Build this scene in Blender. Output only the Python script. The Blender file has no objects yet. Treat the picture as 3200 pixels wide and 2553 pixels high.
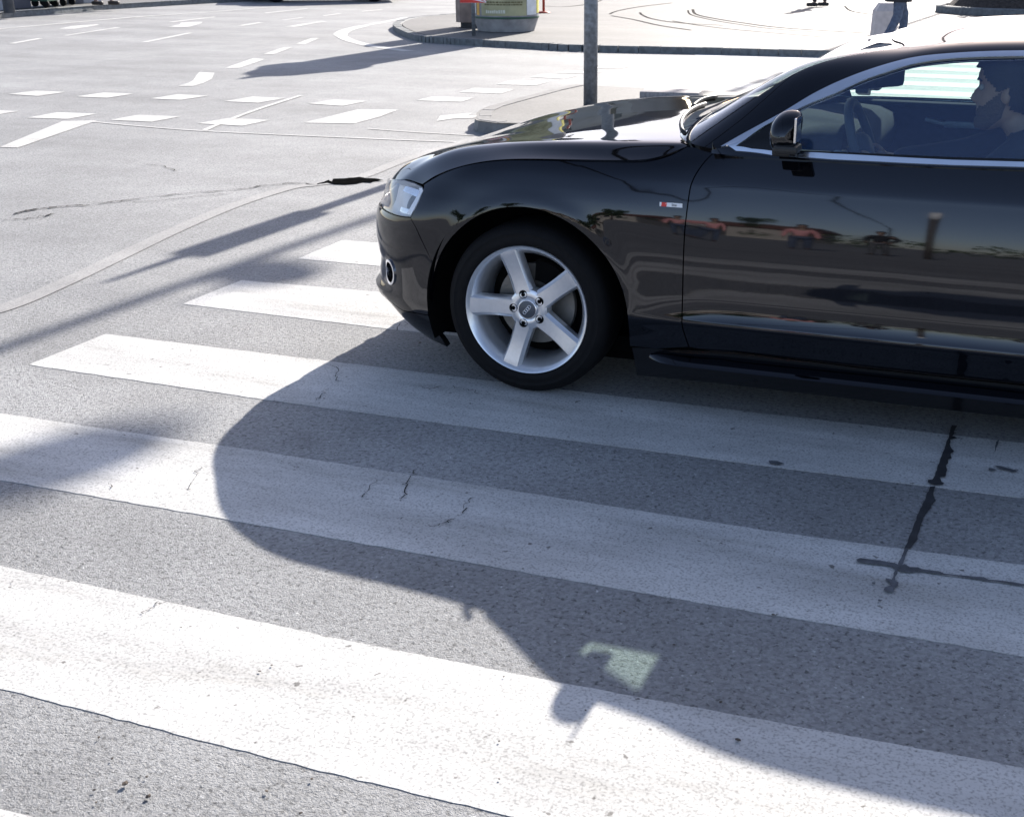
import bpy, bmesh, math, random
import numpy as np
from mathutils import Vector, Matrix
from mathutils.geometry import delaunay_2d_cdt
PI = math.pi
random.seed(7); rng = np.random.default_rng(7)
S = bpy.context.scene
COL = S.collection
D = bpy.data

# ------------------------------------------------------------------ camera
CAM = np.array([3.8297, -3.9231, 1.6308])
YAW, PITCH, ROLL, F = .346, .3743, .0029, 4010.0
CX, CY = 1600 + 205.6, 1276.5 + 104.3
def _rot():
    cy, sy, cp, sp = math.cos(YAW), math.sin(YAW), math.cos(PITCH), math.sin(PITCH)
    f = np.array([-sy*cp, cy*cp, -sp]); r = np.array([cy, sy, 0.]); u = np.cross(r, f)
    cr, sr = math.cos(ROLL), math.sin(ROLL)
    return np.array([cr*r + sr*u, -sr*r + cr*u, f])
RM = _rot()
cam_d = D.cameras.new('camera'); cam = D.objects.new('camera', cam_d); COL.objects.link(cam)
mw = Matrix.Identity(4)
for i in range(3):
    mw[i][0] = RM[0][i]; mw[i][1] = RM[1][i]; mw[i][2] = -RM[2][i]; mw[i][3] = CAM[i]
cam.matrix_world = mw
cam_d.sensor_fit = 'HORIZONTAL'; cam_d.sensor_width = 22.3; cam_d.lens = 22.3*F/3200
cam_d.shift_x = -205.6/3200; cam_d.shift_y = 104.3/3200
cam_d.clip_start = .05; cam_d.clip_end = 2000
cam_d.dof.use_dof = True; cam_d.dof.focus_distance = 5.0; cam_d.dof.aperture_fstop = 9.0
S.camera = cam

# ------------------------------------------------------------------ sky, sun, exposure
SUN_EL, SUN_ROT = math.radians(28.8), math.radians(1.3)
w = D.worlds.new('World'); S.world = w; w.use_nodes = True
nt = w.node_tree; nt.nodes.clear()
sky = nt.nodes.new('ShaderNodeTexSky'); sky.sky_type = 'NISHITA'; sky.sun_disc = False
sky.sun_elevation = SUN_EL; sky.sun_rotation = SUN_ROT; sky.altitude = 200
sky.air_density = .6; sky.dust_density = .8; sky.ozone_density = .6
bg = nt.nodes.new('ShaderNodeBackground'); bg.inputs['Strength'].default_value = .125
wo = nt.nodes.new('ShaderNodeOutputWorld')
wb = nt.nodes.new('ShaderNodeVectorMath'); wb.operation = 'MULTIPLY'; wb.inputs[1].default_value = (1.12, 1.0, .92)
nt.links.new(sky.outputs[0], wb.inputs[0]); nt.links.new(wb.outputs[0], bg.inputs[0]); nt.links.new(bg.outputs[0], wo.inputs[0])
sl = D.lights.new('sun', 'SUN'); sl.energy = 4.4; sl.angle = math.radians(.53); sl.color = (1, .945, .87)
so = D.objects.new('sun', sl); COL.objects.link(so)
sd = Vector((math.sin(SUN_ROT)*math.cos(SUN_EL), math.cos(SUN_ROT)*math.cos(SUN_EL), math.sin(SUN_EL)))
so.rotation_euler = sd.to_track_quat('Z', 'Y').to_euler(); so.location = sd*60
S.view_settings.view_transform = 'Standard'; S.view_settings.look = 'None'
S.view_settings.gamma = 1; S.view_settings.exposure = 1.2
try: S.cycles.use_denoising = True
except Exception: pass

# ------------------------------------------------------------------ helpers
def ray(x, y): return RM.T @ np.array([(x-CX)/F, -(y-CY)/F, 1.])
def G(x, y, z=0.):
    """a photo pixel as a point on the plane at height z"""
    d = ray(x, y); t = (z-CAM[2])/d[2]; return CAM + t*d
def proj(P):
    P = np.asarray(P, float); q = (P-CAM) @ RM.T
    return np.stack([CX+F*q[..., 0]/q[..., 2], CY-F*q[..., 1]/q[..., 2]], -1)

def tag(o, label=None, cat=None, group=None, kind=None):
    if label: o['label'] = label
    if cat: o['category'] = cat
    if group: o['group'] = group
    if kind: o['kind'] = kind
    return o
def empty(name, loc=(0, 0, 0), rz=0, parent=None):
    o = D.objects.new(name, None); COL.objects.link(o); o.location = loc; o.rotation_euler.z = rz
    o.empty_display_size = .2
    if parent: o.parent = parent
    return o
def mesh(name, verts, faces, mat=None, parent=None, smooth=False, loc=None):
    me = D.meshes.new(name); me.from_pydata([tuple(map(float, v)) for v in verts], [], [tuple(map(int, f)) for f in faces]); me.validate()
    if smooth:
        me.polygons.foreach_set('use_smooth', [True]*len(me.polygons))
    o = D.objects.new(name, me); COL.objects.link(o)
    if mat:
        for m in (mat if isinstance(mat, (list, tuple)) else [mat]): me.materials.append(m)
    if parent: o.parent = parent
    if loc is not None: o.location = loc
    return o
class MB:
    """collects shapes into one mesh"""
    def __init__(s): s.v = []; s.f = []; s.m = []
    def add(s, v, f, m=0):
        b = len(s.v); s.v += [tuple(map(float, p)) for p in v]; s.f += [tuple(b+i for i in q) for q in f]; s.m += [m]*len(f); return s
    def box(s, c, d, R=None, bev=0., m=0):
        x, y, z = [q/2 for q in d]
        if bev > 0:
            bm = bmesh.new(); bmesh.ops.create_cube(bm, size=1)
            for v in bm.verts: v.co = Vector((v.co.x*2*x, v.co.y*2*y, v.co.z*2*z))
            bmesh.ops.bevel(bm, geom=list(bm.edges), offset=bev, segments=2, affect='EDGES', profile=.6)
            bm.verts.index_update(); V = [v.co.copy() for v in bm.verts]; Fc = [[v.index for v in f.verts] for f in bm.faces]; bm.free()
        else:
            V = [Vector((a*x, b*y, e*z)) for a in (-1, 1) for b in (-1, 1) for e in (-1, 1)]
            Fc = [(0, 1, 3, 2), (4, 6, 7, 5), (0, 4, 5, 1), (2, 3, 7, 6), (0, 2, 6, 4), (1, 5, 7, 3)]
        if R is not None: V = [R @ v for v in V]
        return s.add([v+Vector(c) for v in V], Fc, m)
    def tube(s, pts, r, n=10, cap=True, m=0, flat=1.):
        pts = [Vector(p) for p in pts]; k = len(pts); r = list(r) if hasattr(r, '__len__') else [r]*k
        V = []; Fc = []; up = None
        for i, p in enumerate(pts):
            t = (pts[min(i+1, k-1)]-pts[max(i-1, 0)]).normalized()
            if up is None: up = Vector((0, 0, 1)) if abs(t.z) < .9 else Vector((1, 0, 0))
            a = t.cross(up).normalized(); b = a.cross(t).normalized(); up = b
            for j in range(n):
                q = 2*PI*j/n; V.append(p+a*math.cos(q)*r[i]+b*math.sin(q)*r[i]*flat)
        for i in range(k-1):
            for j in range(n): Fc.append((i*n+j, i*n+(j+1) % n, (i+1)*n+(j+1) % n, (i+1)*n+j))
        if cap: Fc.append(tuple(range(n-1, -1, -1))); Fc.append(tuple((k-1)*n+j for j in range(n)))
        return s.add(V, Fc, m)
    def lathe(s, prof, n=32, c=(0, 0, 0), axis='z', a0=0., a1=2*PI, m=0):
        full = abs(a1-a0-2*PI) < 1e-6; k = len(prof); N = n if full else n+1; V = []; Fc = []
        for i in range(N):
            a = a0+(a1-a0)*i/n
            for (r, h) in prof:
                if axis == 'z': p = (r*math.cos(a), r*math.sin(a), h)
                else: p = (r*math.cos(a), h, r*math.sin(a))
                V.append((p[0]+c[0], p[1]+c[1], p[2]+c[2]))
        for i in range(n):
            for j in range(k-1):
                a, b = i*k+j, ((i+1) % N)*k+j
                Fc.append((a, b, b+1, a+1))
        return s.add(V, Fc, m)
    def prism(s, poly, z0, z1, m=0):
        n = len(poly); V = [(p[0], p[1], z0) for p in poly]+[(p[0], p[1], z1) for p in poly]
        Fc = [tuple(range(n-1, -1, -1)), tuple(range(n, 2*n))]+[(i, (i+1) % n, n+(i+1) % n, n+i) for i in range(n)]
        return s.add(V, Fc, m)
    def build(s, name, mat, parent=None, smooth=False, loc=None, angle=None):
        o = mesh(name, s.v, s.f, mat, parent, smooth, loc)
        if isinstance(mat, (list, tuple)): o.data.polygons.foreach_set('material_index', s.m)
        bm = bmesh.new(); bm.from_mesh(o.data); bmesh.ops.recalc_face_normals(bm, faces=bm.faces)
        if angle is not None:
            for e in bm.edges: e.smooth = e.calc_face_angle(0) < math.radians(angle)
            for f in bm.faces: f.smooth = True
        bm.to_mesh(o.data); bm.free()
        return o
def copy_tree(o, parent=None):
    c = o.copy(); COL.objects.link(c)
    if parent: c.parent = parent
    for ch in list(o.children): copy_tree(ch, c)
    return c

# ------------------------------------------------------------------ materials
def mat(name, col=(.5, .5, .5), rough=.6, metal=0., spec=.5, coat=0., noise=None, bump=None, obj=True):
    m = D.materials.new(name); m.use_nodes = True; n = m.node_tree; L = n.links
    b = n.nodes['Principled BSDF']
    b.inputs['Base Color'].default_value = (*col, 1); b.inputs['Roughness'].default_value = rough
    b.inputs['Metallic'].default_value = metal; b.inputs['Specular IOR Level'].default_value = spec
    b.inputs['Coat Weight'].default_value = coat; b.inputs['Coat Roughness'].default_value = .01
    tc = n.nodes.new('ShaderNodeTexCoord').outputs['Object']
    if noise is None: noise = (9., .12)
    sc, amt = noise
    t = n.nodes.new('ShaderNodeTexNoise'); t.inputs['Scale'].default_value = sc; t.inputs['Detail'].default_value = 5
    L.new(tc, t.inputs['Vector'])
    mr = n.nodes.new('ShaderNodeMapRange'); mr.inputs[1].default_value = .3; mr.inputs[2].default_value = .7
    mr.inputs[3].default_value = 1-amt; mr.inputs[4].default_value = 1+amt; L.new(t.outputs[0], mr.inputs[0])
    vm = n.nodes.new('ShaderNodeVectorMath'); vm.operation = 'SCALE'; vm.inputs[0].default_value = col
    L.new(mr.outputs[0], vm.inputs['Scale']); L.new(vm.outputs[0], b.inputs['Base Color'])
    if bump:
        t2 = n.nodes.new('ShaderNodeTexNoise'); t2.inputs['Scale'].default_value = bump[0]; t2.inputs['Detail'].default_value = 4
        L.new(tc, t2.inputs['Vector'])
        bp = n.nodes.new('ShaderNodeBump'); bp.inputs['Strength'].default_value = bump[1]; bp.inputs['Distance'].default_value = bump[2]
        L.new(t2.outputs[0], bp.inputs['Height']); L.new(bp.outputs[0], b.inputs['Normal'])
    return m
def glass(name, tint=(.78, .88, .84), rough=0., refl=1.0, film=0.):
    m = D.materials.new(name); m.use_nodes = True; n = m.node_tree; L = n.links; n.nodes.clear()
    o = n.nodes.new('ShaderNodeOutputMaterial'); mx = n.nodes.new('ShaderNodeMixShader')
    tr = n.nodes.new('ShaderNodeBsdfTransparent'); tr.inputs[0].default_value = (*tint, 1)
    gl = n.nodes.new('ShaderNodeBsdfGlossy'); gl.inputs['Roughness'].default_value = rough
    fr = n.nodes.new('ShaderNodeFresnel')   # a pane reflects the same from either side
    ge = n.nodes.new('ShaderNodeNewGeometry'); mi = n.nodes.new('ShaderNodeMapRange'); mi.inputs[3].default_value = 1.52; mi.inputs[4].default_value = 1/1.52
    L.new(ge.outputs['Backfacing'], mi.inputs[0]); L.new(mi.outputs[0], fr.inputs[0])
    mm = n.nodes.new('ShaderNodeMath'); mm.operation = 'MULTIPLY'; mm.inputs[1].default_value = 2.0*refl; mm.use_clamp = True
    L.new(fr.outputs[0], mm.inputs[0]); L.new(mm.outputs[0], mx.inputs[0]); L.new(tr.outputs[0], mx.inputs[1]); L.new(gl.outputs[0], mx.inputs[2])
    if film:   # hazy navy sky sheen put into the pane as a diffuse film
        df = n.nodes.new('ShaderNodeBsdfDiffuse'); df.inputs[0].default_value = (.08, .22, .70, 1); m2 = n.nodes.new('ShaderNodeMixShader')
        m2.inputs[0].default_value = film; L.new(mx.outputs[0], m2.inputs[1]); L.new(df.outputs[0], m2.inputs[2]); L.new(m2.outputs[0], o.inputs[0])
    else: L.new(mx.outputs[0], o.inputs[0])
    return m
def nodes(m): return m.node_tree.nodes, m.node_tree.links
def asphalt(name, base, contrast=1., scale=95., bumpd=.006, tint=(1, 1, 1.0), patch=.12):
    m = D.materials.new(name); m.use_nodes = True; n, L = nodes(m); b = n['Principled BSDF']
    b.inputs['Roughness'].default_value = .72; b.inputs['Specular IOR Level'].default_value = .5
    tc = n.new('ShaderNodeTexCoord').outputs['Object']
    def noise(sc, det=4, rough=.6):
        t = n.new('ShaderNodeTexNoise'); t.inputs['Scale'].default_value = sc; t.inputs['Detail'].default_value = det
        t.inputs['Roughness'].default_value = rough; L.new(tc, t.inputs['Vector']); return t.outputs[0]
    def rmp(i, a, b_, c, d):
        r = n.new('ShaderNodeMapRange'); r.inputs[1].default_value = a; r.inputs[2].default_value = b_
        r.inputs[3].default_value = c; r.inputs[4].default_value = d; L.new(i, r.inputs[0]); return r.outputs[0]
    def mul(a, b_):
        q = n.new('ShaderNodeMath'); q.operation = 'MULTIPLY'; L.new(a, q.inputs[0]); L.new(b_, q.inputs[1]); return q.outputs[0]
    v = n.new('ShaderNodeTexVoronoi'); v.inputs['Scale'].default_value = scale; L.new(tc, v.inputs['Vector'])
    bw = n.new('ShaderNodeRGBToBW'); L.new(v.outputs['Color'], bw.inputs[0])
    stones = rmp(bw.outputs[0], .2, .8, 1-.30*contrast, 1+.30*contrast)
    gaps = rmp(noise(scale*.55, 3, .65), .36, .50, 1-.55*contrast, 1.)  # shade between the stones put into the colour, also drives the bump
    big = rmp(noise(.7, 5), .3, .7, 1-patch, 1+patch)
    med = rmp(noise(5., 5), .3, .7, 1-.07, 1+.07)
    # worn wheel tracks run along x
    mp = n.new('ShaderNodeMapping'); mp.inputs['Scale'].default_value = (.08, 1.1, 1); L.new(tc, mp.inputs[0])
    tn = n.new('ShaderNodeTexNoise'); tn.inputs['Scale'].default_value = 1.; tn.inputs['Detail'].default_value = 3; L.new(mp.outputs[0], tn.inputs['Vector'])
    trk = rmp(tn.outputs[0], .3, .7, .88, 1.10)
    st = rmp(noise(.9, 6, .75), .62, .74, 1., .80)      # oily stains
    sp = rmp(noise(55., 2, .5), .70, .74, 1., 1.9 if contrast > .5 else 1.2)   # pale chips
    dk = rmp(noise(64., 2, .55), .33, .40, .42 if contrast > .5 else .8, 1.)    # dark specks, shade of small pits put into the colour
    k = mul(mul(mul(mul(stones, gaps), mul(big, med)), trk), mul(st, mul(sp, dk)))
    vm = n.new('ShaderNodeVectorMath'); vm.operation = 'SCALE'; vm.inputs[0].default_value = tuple(base*t for t in tint)
    L.new(k, vm.inputs['Scale']); L.new(vm.outputs[0], b.inputs['Base Color'])
    bp = n.new('ShaderNodeBump'); bp.inputs['Strength'].default_value = .8; bp.inputs['Distance'].default_value = bumpd
    L.new(mul(gaps, rmp(noise(scale*1.6, 3, .7), .3, .7, .55, 1.)), bp.inputs['Height']); L.new(bp.outputs[0], b.inputs['Normal'])
    return m
def paint_mat(name, base=.78, wear=.5):
    m = D.materials.new(name); m.use_nodes = True; n, L = nodes(m); b = n['Principled BSDF']
    b.inputs['Roughness'].default_value = .7; b.inputs['Specular IOR Level'].default_value = .3
    tc = n.new('ShaderNodeTexCoord').outputs['Object']
    def noise(sc, det=4, rough=.6, vec=None):
        t = n.new('ShaderNodeTexNoise'); t.inputs['Scale'].default_value = sc; t.inputs['Detail'].default_value = det
        t.inputs['Roughness'].default_value = rough; L.new(vec or tc, t.inputs['Vector']); return t.outputs[0]
    def rmp(i, a, b_, c, d):
        r = n.new('ShaderNodeMapRange'); r.inputs[1].default_value = a; r.inputs[2].default_value = b_
        r.inputs[3].default_value = c; r.inputs[4].default_value = d; L.new(i, r.inputs[0]); return r.outputs[0]
    mx = n.new('ShaderNodeMix'); mx.data_type = 'RGBA'
    mx.inputs[6].default_value = (base, base*.985, base*.95, 1); mx.inputs[7].default_value = (base*.62, base*.57, base*.48, 1)
    mp = n.new('ShaderNodeMapping'); mp.inputs['Scale'].default_value = (.35, 1.6, 1); L.new(tc, mp.inputs[0])
    L.new(rmp(noise(3., 7, .7, mp.outputs[0]), .56, .80, 0, wear*.6), mx.inputs[0])
    mx2 = n.new('ShaderNodeMix'); mx2.data_type = 'RGBA'; mx2.inputs[7].default_value = (.10, .09, .08, 1)
    L.new(mx.outputs[2], mx2.inputs[6]); L.new(rmp(noise(26., 3, .5), .69, .72, 0, .75*wear), mx2.inputs[0])
    mx3 = n.new('ShaderNodeMix'); mx3.data_type = 'RGBA'; mx3.blend_type = 'MULTIPLY'; mx3.inputs[0].default_value = 1
    cr = n.new('ShaderNodeCombineColor'); pm = n.new('ShaderNodeMapping'); pm.inputs['Scale'].default_value = (.5, 2.2, 1); L.new(tc, pm.inputs[0])
    def mul_(a_, b_):
        q = n.new('ShaderNodeMath'); q.operation = 'MULTIPLY'; L.new(a_, q.inputs[0]); L.new(b_, q.inputs[1]); return q.outputs[0]
    g = mul_(mul_(rmp(noise(1.3, 6, .6), .3, .7, .86, 1.06), rmp(noise(2.2, 6, .68, pm.outputs[0]), .34, .66, 1.06, .72)), rmp(noise(130., 3, .6), .36, .50, .60, 1.))
    for i in range(3): L.new(g, cr.inputs[i])
    L.new(mx2.outputs[2], mx3.inputs[6]); L.new(cr.outputs[0], mx3.inputs[7]); L.new(mx3.outputs[2], b.inputs['Base Color'])
    bp = n.new('ShaderNodeBump'); bp.inputs['Strength'].default_value = .35; bp.inputs['Distance'].default_value = .003
    L.new(noise(70., 4, .6), bp.inputs['Height']); L.new(bp.outputs[0], b.inputs['Normal'])
    return m

M = {}
M['asphalt'] = asphalt('asphalt', .29, .52, 110., .006, (.985, .985, .985), .18)
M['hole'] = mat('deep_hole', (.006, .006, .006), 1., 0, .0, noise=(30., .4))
M['band'] = asphalt('sealed_band', .31, .35, 120., .002, (1, .98, .955), .05)
M['pave'] = asphalt('pavement_asphalt', .145, .35, 60., .004, (1, .97, .93), .1)
M['paint'] = paint_mat('road_paint', .64, 1.0)
M['paint_far'] = paint_mat('road_paint_thin', .66, .5)
M['kerb_pale'] = mat('pale_kerb', (.21, .205, .20), .85, noise=(14., .2), bump=(60, .4, .004))
M['kerb'] = mat('granite_kerb', (.15, .16, .165), .8, noise=(14., .3), bump=(60, .4, .004))
M['granite'] = mat('granite', (.30, .28, .28), .8, noise=(40., .35), bump=(60, .4, .004))
M['conc'] = mat('concrete', (.32, .31, .31), .85, noise=(6., .25), bump=(30, .4, .004))
M['tar'] = mat('tar', (.035, .036, .040), .6, noise=(20., .3), bump=(50, .4, .003))
M['tar_grey'] = mat('dusty_tar', (.10, .105, .115), .7, noise=(30., .35))
M['crackm'] = mat('crack_dark', (.05, .047, .045), 1., 0, .05, noise=(30., .4))
M['rail'] = mat('rail_steel', (.045, .042, .040), 1., .0, .05, noise=(12., .3))
M['galv'] = mat('galvanised_steel', (.20, .215, .235), .5, .35, noise=(25., .35), bump=(40, .2, .002))
M['darkpole'] = mat('dark_pole', (.06, .07, .09), .5, noise=(10., .2))
M['black_paint'] = mat('black_car_paint', (.0016, .0019, .0032), .032, 0, .5, 0., noise=(3., .05))
n_, L_ = M['black_paint'].node_tree.nodes, M['black_paint'].node_tree.links
tcn = n_.new('ShaderNodeTexCoord'); tx = n_.new('ShaderNodeTexNoise'); tx.inputs['Scale'].default_value = 6.; tx.inputs['Detail'].default_value = 1.
L_.new(tcn.outputs['Object'], tx.inputs['Vector']); n_['Principled BSDF'].inputs['Specular Tint'].default_value = (.88, .91, 1, 1); n_['Principled BSDF'].inputs['Specular IOR Level'].default_value = .6; bpn = n_.new('ShaderNodeBump'); bpn.inputs['Strength'].default_value = 1.; bpn.inputs['Distance'].default_value = .0003
L_.new(tx.outputs[0], bpn.inputs['Height']); L_.new(bpn.outputs[0], n_['Principled BSDF'].inputs['Normal'])
M['black_gloss'] = mat('black_gloss_trim', (.004, .004, .005), .12, 0, .5, 0)
M['black_plastic'] = mat('black_plastic', (.012, .012, .013), .55, bump=(300, .2, .0008))
M['liner'] = mat('wheel_arch_liner', (.004, .004, .004), .95, 0, .1)
M['rubber'] = mat('tyre_rubber', (.0055, .0055, .0065), .75, 0, .2, noise=(30., .2), bump=(200, .15, .0006))
M['alloy'] = mat('silver_alloy', (.74, .75, .78), .28, .75, .5, .25, noise=(60., .04))
M['disc'] = mat('brake_disc_steel', (.20, .19, .175), .45, .6, noise=(40., .12))
M['chrome'] = mat('polished_aluminium', (.90, .91, .95), .12, 1., noise=(20., .04))
M['capm'] = mat('grey_cap', (.10, .11, .13), .4, .5)
M['interior'] = mat('dark_interior', (.030, .036, .045), 1., 0, .05, noise=(40., .15), bump=(250, .2, .001))
M['interior2'] = mat('grey_interior_trim', (.24, .28, .32), .42, .2, noise=(40., .1))
M['seat'] = mat('black_leather', (.055, .065, .085), .7, 0, .3, noise=(20., .2), bump=(90, .3, .002))
M['glass'] = glass('side_glass', (.80, .93, .90), 0., 1.2, .075)
M['wglass'] = glass('windscreen_glass', (.80, .92, .86), 0., .8, .02)
M['drl'] = mat('light_guide', (.92, .93, .95), .2, 0)
M['lens'] = glass('headlight_lens', (.95, .96, .98), 0., .6)
M['lampbowl'] = mat('headlight_bowl', (.62, .63, .65), .45, .5)
M['palestone'] = mat('pale_stone', (.55, .50, .49), .85, noise=(14., .12), bump=(60, .3, .003))
M['reflector'] = mat('headlight_reflector', (.75, .77, .80), .15, .9)
M['mirror'] = mat('mirror_glass', (.8, .8, .8), .01, 1.)
M['white'] = mat('white_enamel', (.80, .80, .80), .4)
M['red'] = mat('red_enamel', (.65, .03, .02), .4)
M['redpole'] = mat('red_pole', (.42, .07, .04), .5, noise=(10, .2))
M['poster'] = mat('olive_poster_paper', (.42, .40, .24), .7, noise=(3., .3))
M['ink'] = mat('poster_ink', (.16, .14, .07), .8)
M['ink_light'] = mat('poster_pale_print', (.70, .70, .60), .8)
M['yellow'] = mat('yellow_paper', (.75, .68, .15), .7)
M['orange'] = mat('orange_paper', (.75, .42, .10), .7)
M['cab'] = mat('weathered_brown_box', (.24, .19, .17), .6, .2, noise=(5., .3))
M['cabdark'] = mat('dark_brown_panel', (.05, .032, .035), .5)
M['skin'] = mat('skin', (.30, .185, .135), .55, noise=(30., .1))
M['stubble'] = mat('stubble_beard', (.075, .050, .038), .8, noise=(200., .4), bump=(300, .5, .001))
M['eye'] = mat('eye', (.30, .28, .27), .2)
M['hair'] = mat('dark_hair', (.012, .010, .010), .6, noise=(60., .3), bump=(150, .5, .004))
M['jacket'] = mat('black_jacket', (.012, .013, .018), .8, noise=(20., .3), bump=(25, .5, .01))
M['jeans'] = mat('blue_jeans', (.07, .095, .15), .85, noise=(25., .3), bump=(30, .4, .008))
M['pink'] = mat('pink_shirt', (.70, .33, .33), .8, noise=(10., .15), bump=(15, .5, .01))
M['shoe'] = mat('dark_shoe', (.03, .022, .02), .6)
M['bin'] = mat('green_bin_plastic', (.03, .085, .055), .5, noise=(8., .2))
M['panel'] = mat('grey_panel', (.10, .10, .125), .6, noise=(3., .2))
M['panel2'] = mat('pale_panel', (.34, .35, .38), .6, noise=(3., .1))
M['soil'] = mat('dark_soil', (.05, .04, .035), .95, noise=(20., .5), bump=(20, 1, .03))
M['leaf'] = mat('tree_leaf', (.045, .075, .025), .7, noise=(2., .5))
M['bark'] = mat('bark', (.09, .07, .055), .9, noise=(12., .3), bump=(20, 1, .02))
M['wallw'] = mat('cream_render', (.42, .39, .35), .9, noise=(.6, .1))
M['facade'] = mat('grey_facade', (.45, .42, .39), .9, noise=(.4, .15))
M['roofgrey'] = mat('slate_roof', (.09, .085, .085), .8, noise=(2., .2))
M['roof'] = mat('red_tiles', (.16, .075, .055), .8, noise=(3., .3))
M['win'] = mat('dark_window', (.02, .025, .03), .1)

# ------------------------------------------------------------------ ground
def sheet(name, poly, z, m, h=None, **k):
    n = len(poly); o = mesh(name, [(p[0], p[1], z) for p in poly], [tuple(range(n))], m)
    if o.data.polygons[0].normal.z < 0: o.data.flip_normals()
    return o
# the road as one sheet, finer near the camera
xs = [-400, -150, -60, -30, -15, -8, -4, -2, 0, 2, 4, 6, 10, 20, 60, 150, 400]
V = [(x, y, 0) for x in xs for y in xs]; n = len(xs)
Fq = [(i*n+j, (i+1)*n+j, (i+1)*n+j+1, i*n+j+1) for i in range(n-1) for j in range(n-1)]
tag(mesh('road', V, Fq, M['asphalt']), kind='structure')

def gpoly(px, z=0.): return [tuple(G(x, y, z)[:2]) for x, y in px]
def rough_line(pts, step=.05, jit=.003):
    out = []
    for a, b in zip(pts[:-1], pts[1:]):
        a = np.array(a[:2]); b = np.array(b[:2]); L_ = np.linalg.norm(b-a); k = max(1, min(240, int(L_/step)))
        nrm = np.array([-(b-a)[1], (b-a)[0]])/max(L_, 1e-6)
        for i in range(k):
            t = i/k; out.append(tuple(a+(b-a)*t+nrm*random.uniform(-jit, jit)))
    out.append(tuple(pts[-1][:2])); return out
def marking(name, top, bot, label=None, z=.0018, jit=.0018, m='paint', step=.03):
    """a painted bar between a far edge and a near edge (both left to right), a few mm thick"""
    poly = rough_line(top, step, jit)+rough_line(list(reversed(bot)), step, jit*1.3)
    mb = MB(); N = len(poly)
    mb.add([(p[0], p[1], z) for p in poly]+[(p[0], p[1], .0005) for p in poly], [tuple(range(N))]+[(i, (i+1) % N, N+(i+1) % N, N+i) for i in range(N)])
    o = mb.build(name, M[m]); tag(o, kind='structure')
    return o
def gp(*pts): return [G(x, y) for x, y in pts]
def ext(pts, x):   # carry an edge on to world x
    p = pts[-1]; q = pts[-2]; s_ = (p[1]-q[1])/(p[0]-q[0]) if abs(p[0]-q[0]) > .5 else 0
    return list(pts)+[np.array([x, p[1]+s_*(x-p[0])*.5, 0])]
def pre(pts, x):
    p, q = pts[0], pts[1]; s_ = (q[1]-p[1])/(q[0]-p[0]) if abs(p[0]-q[0]) > .5 else 0
    return [np.array([x, p[1]+s_*(x-p[0]), 0])]+list(pts)
SR = 13.
marking('zebra_stripe', ext(gp((1069, 752), (1199, 761)), SR), ext(gp((931, 810), (1199, 834)), SR))
marking('zebra_stripe', ext(gp((754, 877), (1219, 917)), SR), ext(gp((570, 951), (1235, 1032), (1388, 1046)), SR))
marking('zebra_stripe', ext(gp((330, 1045), (1039, 1131), (1700, 1212), (2400, 1295), (3200, 1386)), SR), ext(gp((89, 1141), (890, 1259), (2400, 1458), (3200, 1558)), SR))
marking('zebra_stripe', ext(pre(gp((0, 1293), (816, 1412), (1700, 1550), (2400, 1660), (3200, 1767)), -.10), SR), ext(pre(gp((0, 1501), (816, 1643), (1600, 1783), (2400, 1921), (2893, 2000)), -.12), SR))
marking('zebra_stripe', ext(pre(gp((0, 1769), (1000, 1985), (1707, 2126), (3200, 2400)), -.14), SR), ext(pre(gp((0, 2152), (1000, 2409), (1500, 2528)), -.16), SR))
f0 = G(0, 2521); e0 = G(1500, 2528)[1]
marking('zebra_stripe', [(-.2, f0[1], 0), (SR, f0[1]-.03, 0)], [(-.2, f0[1]-.5, 0), (SR, f0[1]-.53, 0)])

# small painted marks, traced as quads (crop units of the left and middle background)
def q1(pts): return [(x/1.7967, y/1.7967) for x, y in pts]
def q4(pts): return [(1200+x/2.156, y/2.156) for x, y in pts]
def patchmark(name, px, z=.004, m='paint_far'):
    o = sheet(name, gpoly(px), z, M[m]); return tag(o, kind='structure')
for d in [[(45,532),(200,513),(370,520),(215,543)], [(425,546),(580,524),(750,530),(600,553)], [(845,557),(1000,533),(1170,542),(1015,564)],
          [(1260,572),(1420,546),(1600,554),(1450,581)], [(1725,585),(1875,563),(2065,571),(1925,598)],
          [(-130,645),(0,622),(105,628),(-30,650)], [(150,665),(320,635),(545,642),(380,672)], [(620,677),(780,648),(1015,658),(850,688)],
          [(1110,697),(1280,667),(1515,678),(1360,710)], [(-300,515),(-150,503),(-10,508),(-160,524)]]:
    patchmark('dash_marking', q1(d))
for d in [[(220,680),(330,655),(610,662),(520,690)], [(505,625),(610,597),(880,605),(790,635)], [(760,572),(850,547),(1110,555),(1020,580)],
          [(985,523),(1060,505),(1300,515),(1215,535)], [(1170,496),(1225,483),(1470,487),(1410,500)], [(1420,464),(1460,449),(1650,452),(1590,467)]]:
    patchmark('dash_marking', q4(d))
patchmark('road_arrow', q1([(1705,693),(2010,618),(2236,620),(2130,660),(1990,697)]))
patchmark('road_arrow', q4([(355,820),(378,785),(590,765),(560,786),(640,782),(840,717),(930,712),(650,797),(540,802),(470,803)]))
patchmark('stop_line', q1([(0,830),(350,685),(545,680),(100,833)]), m='paint')
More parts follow.
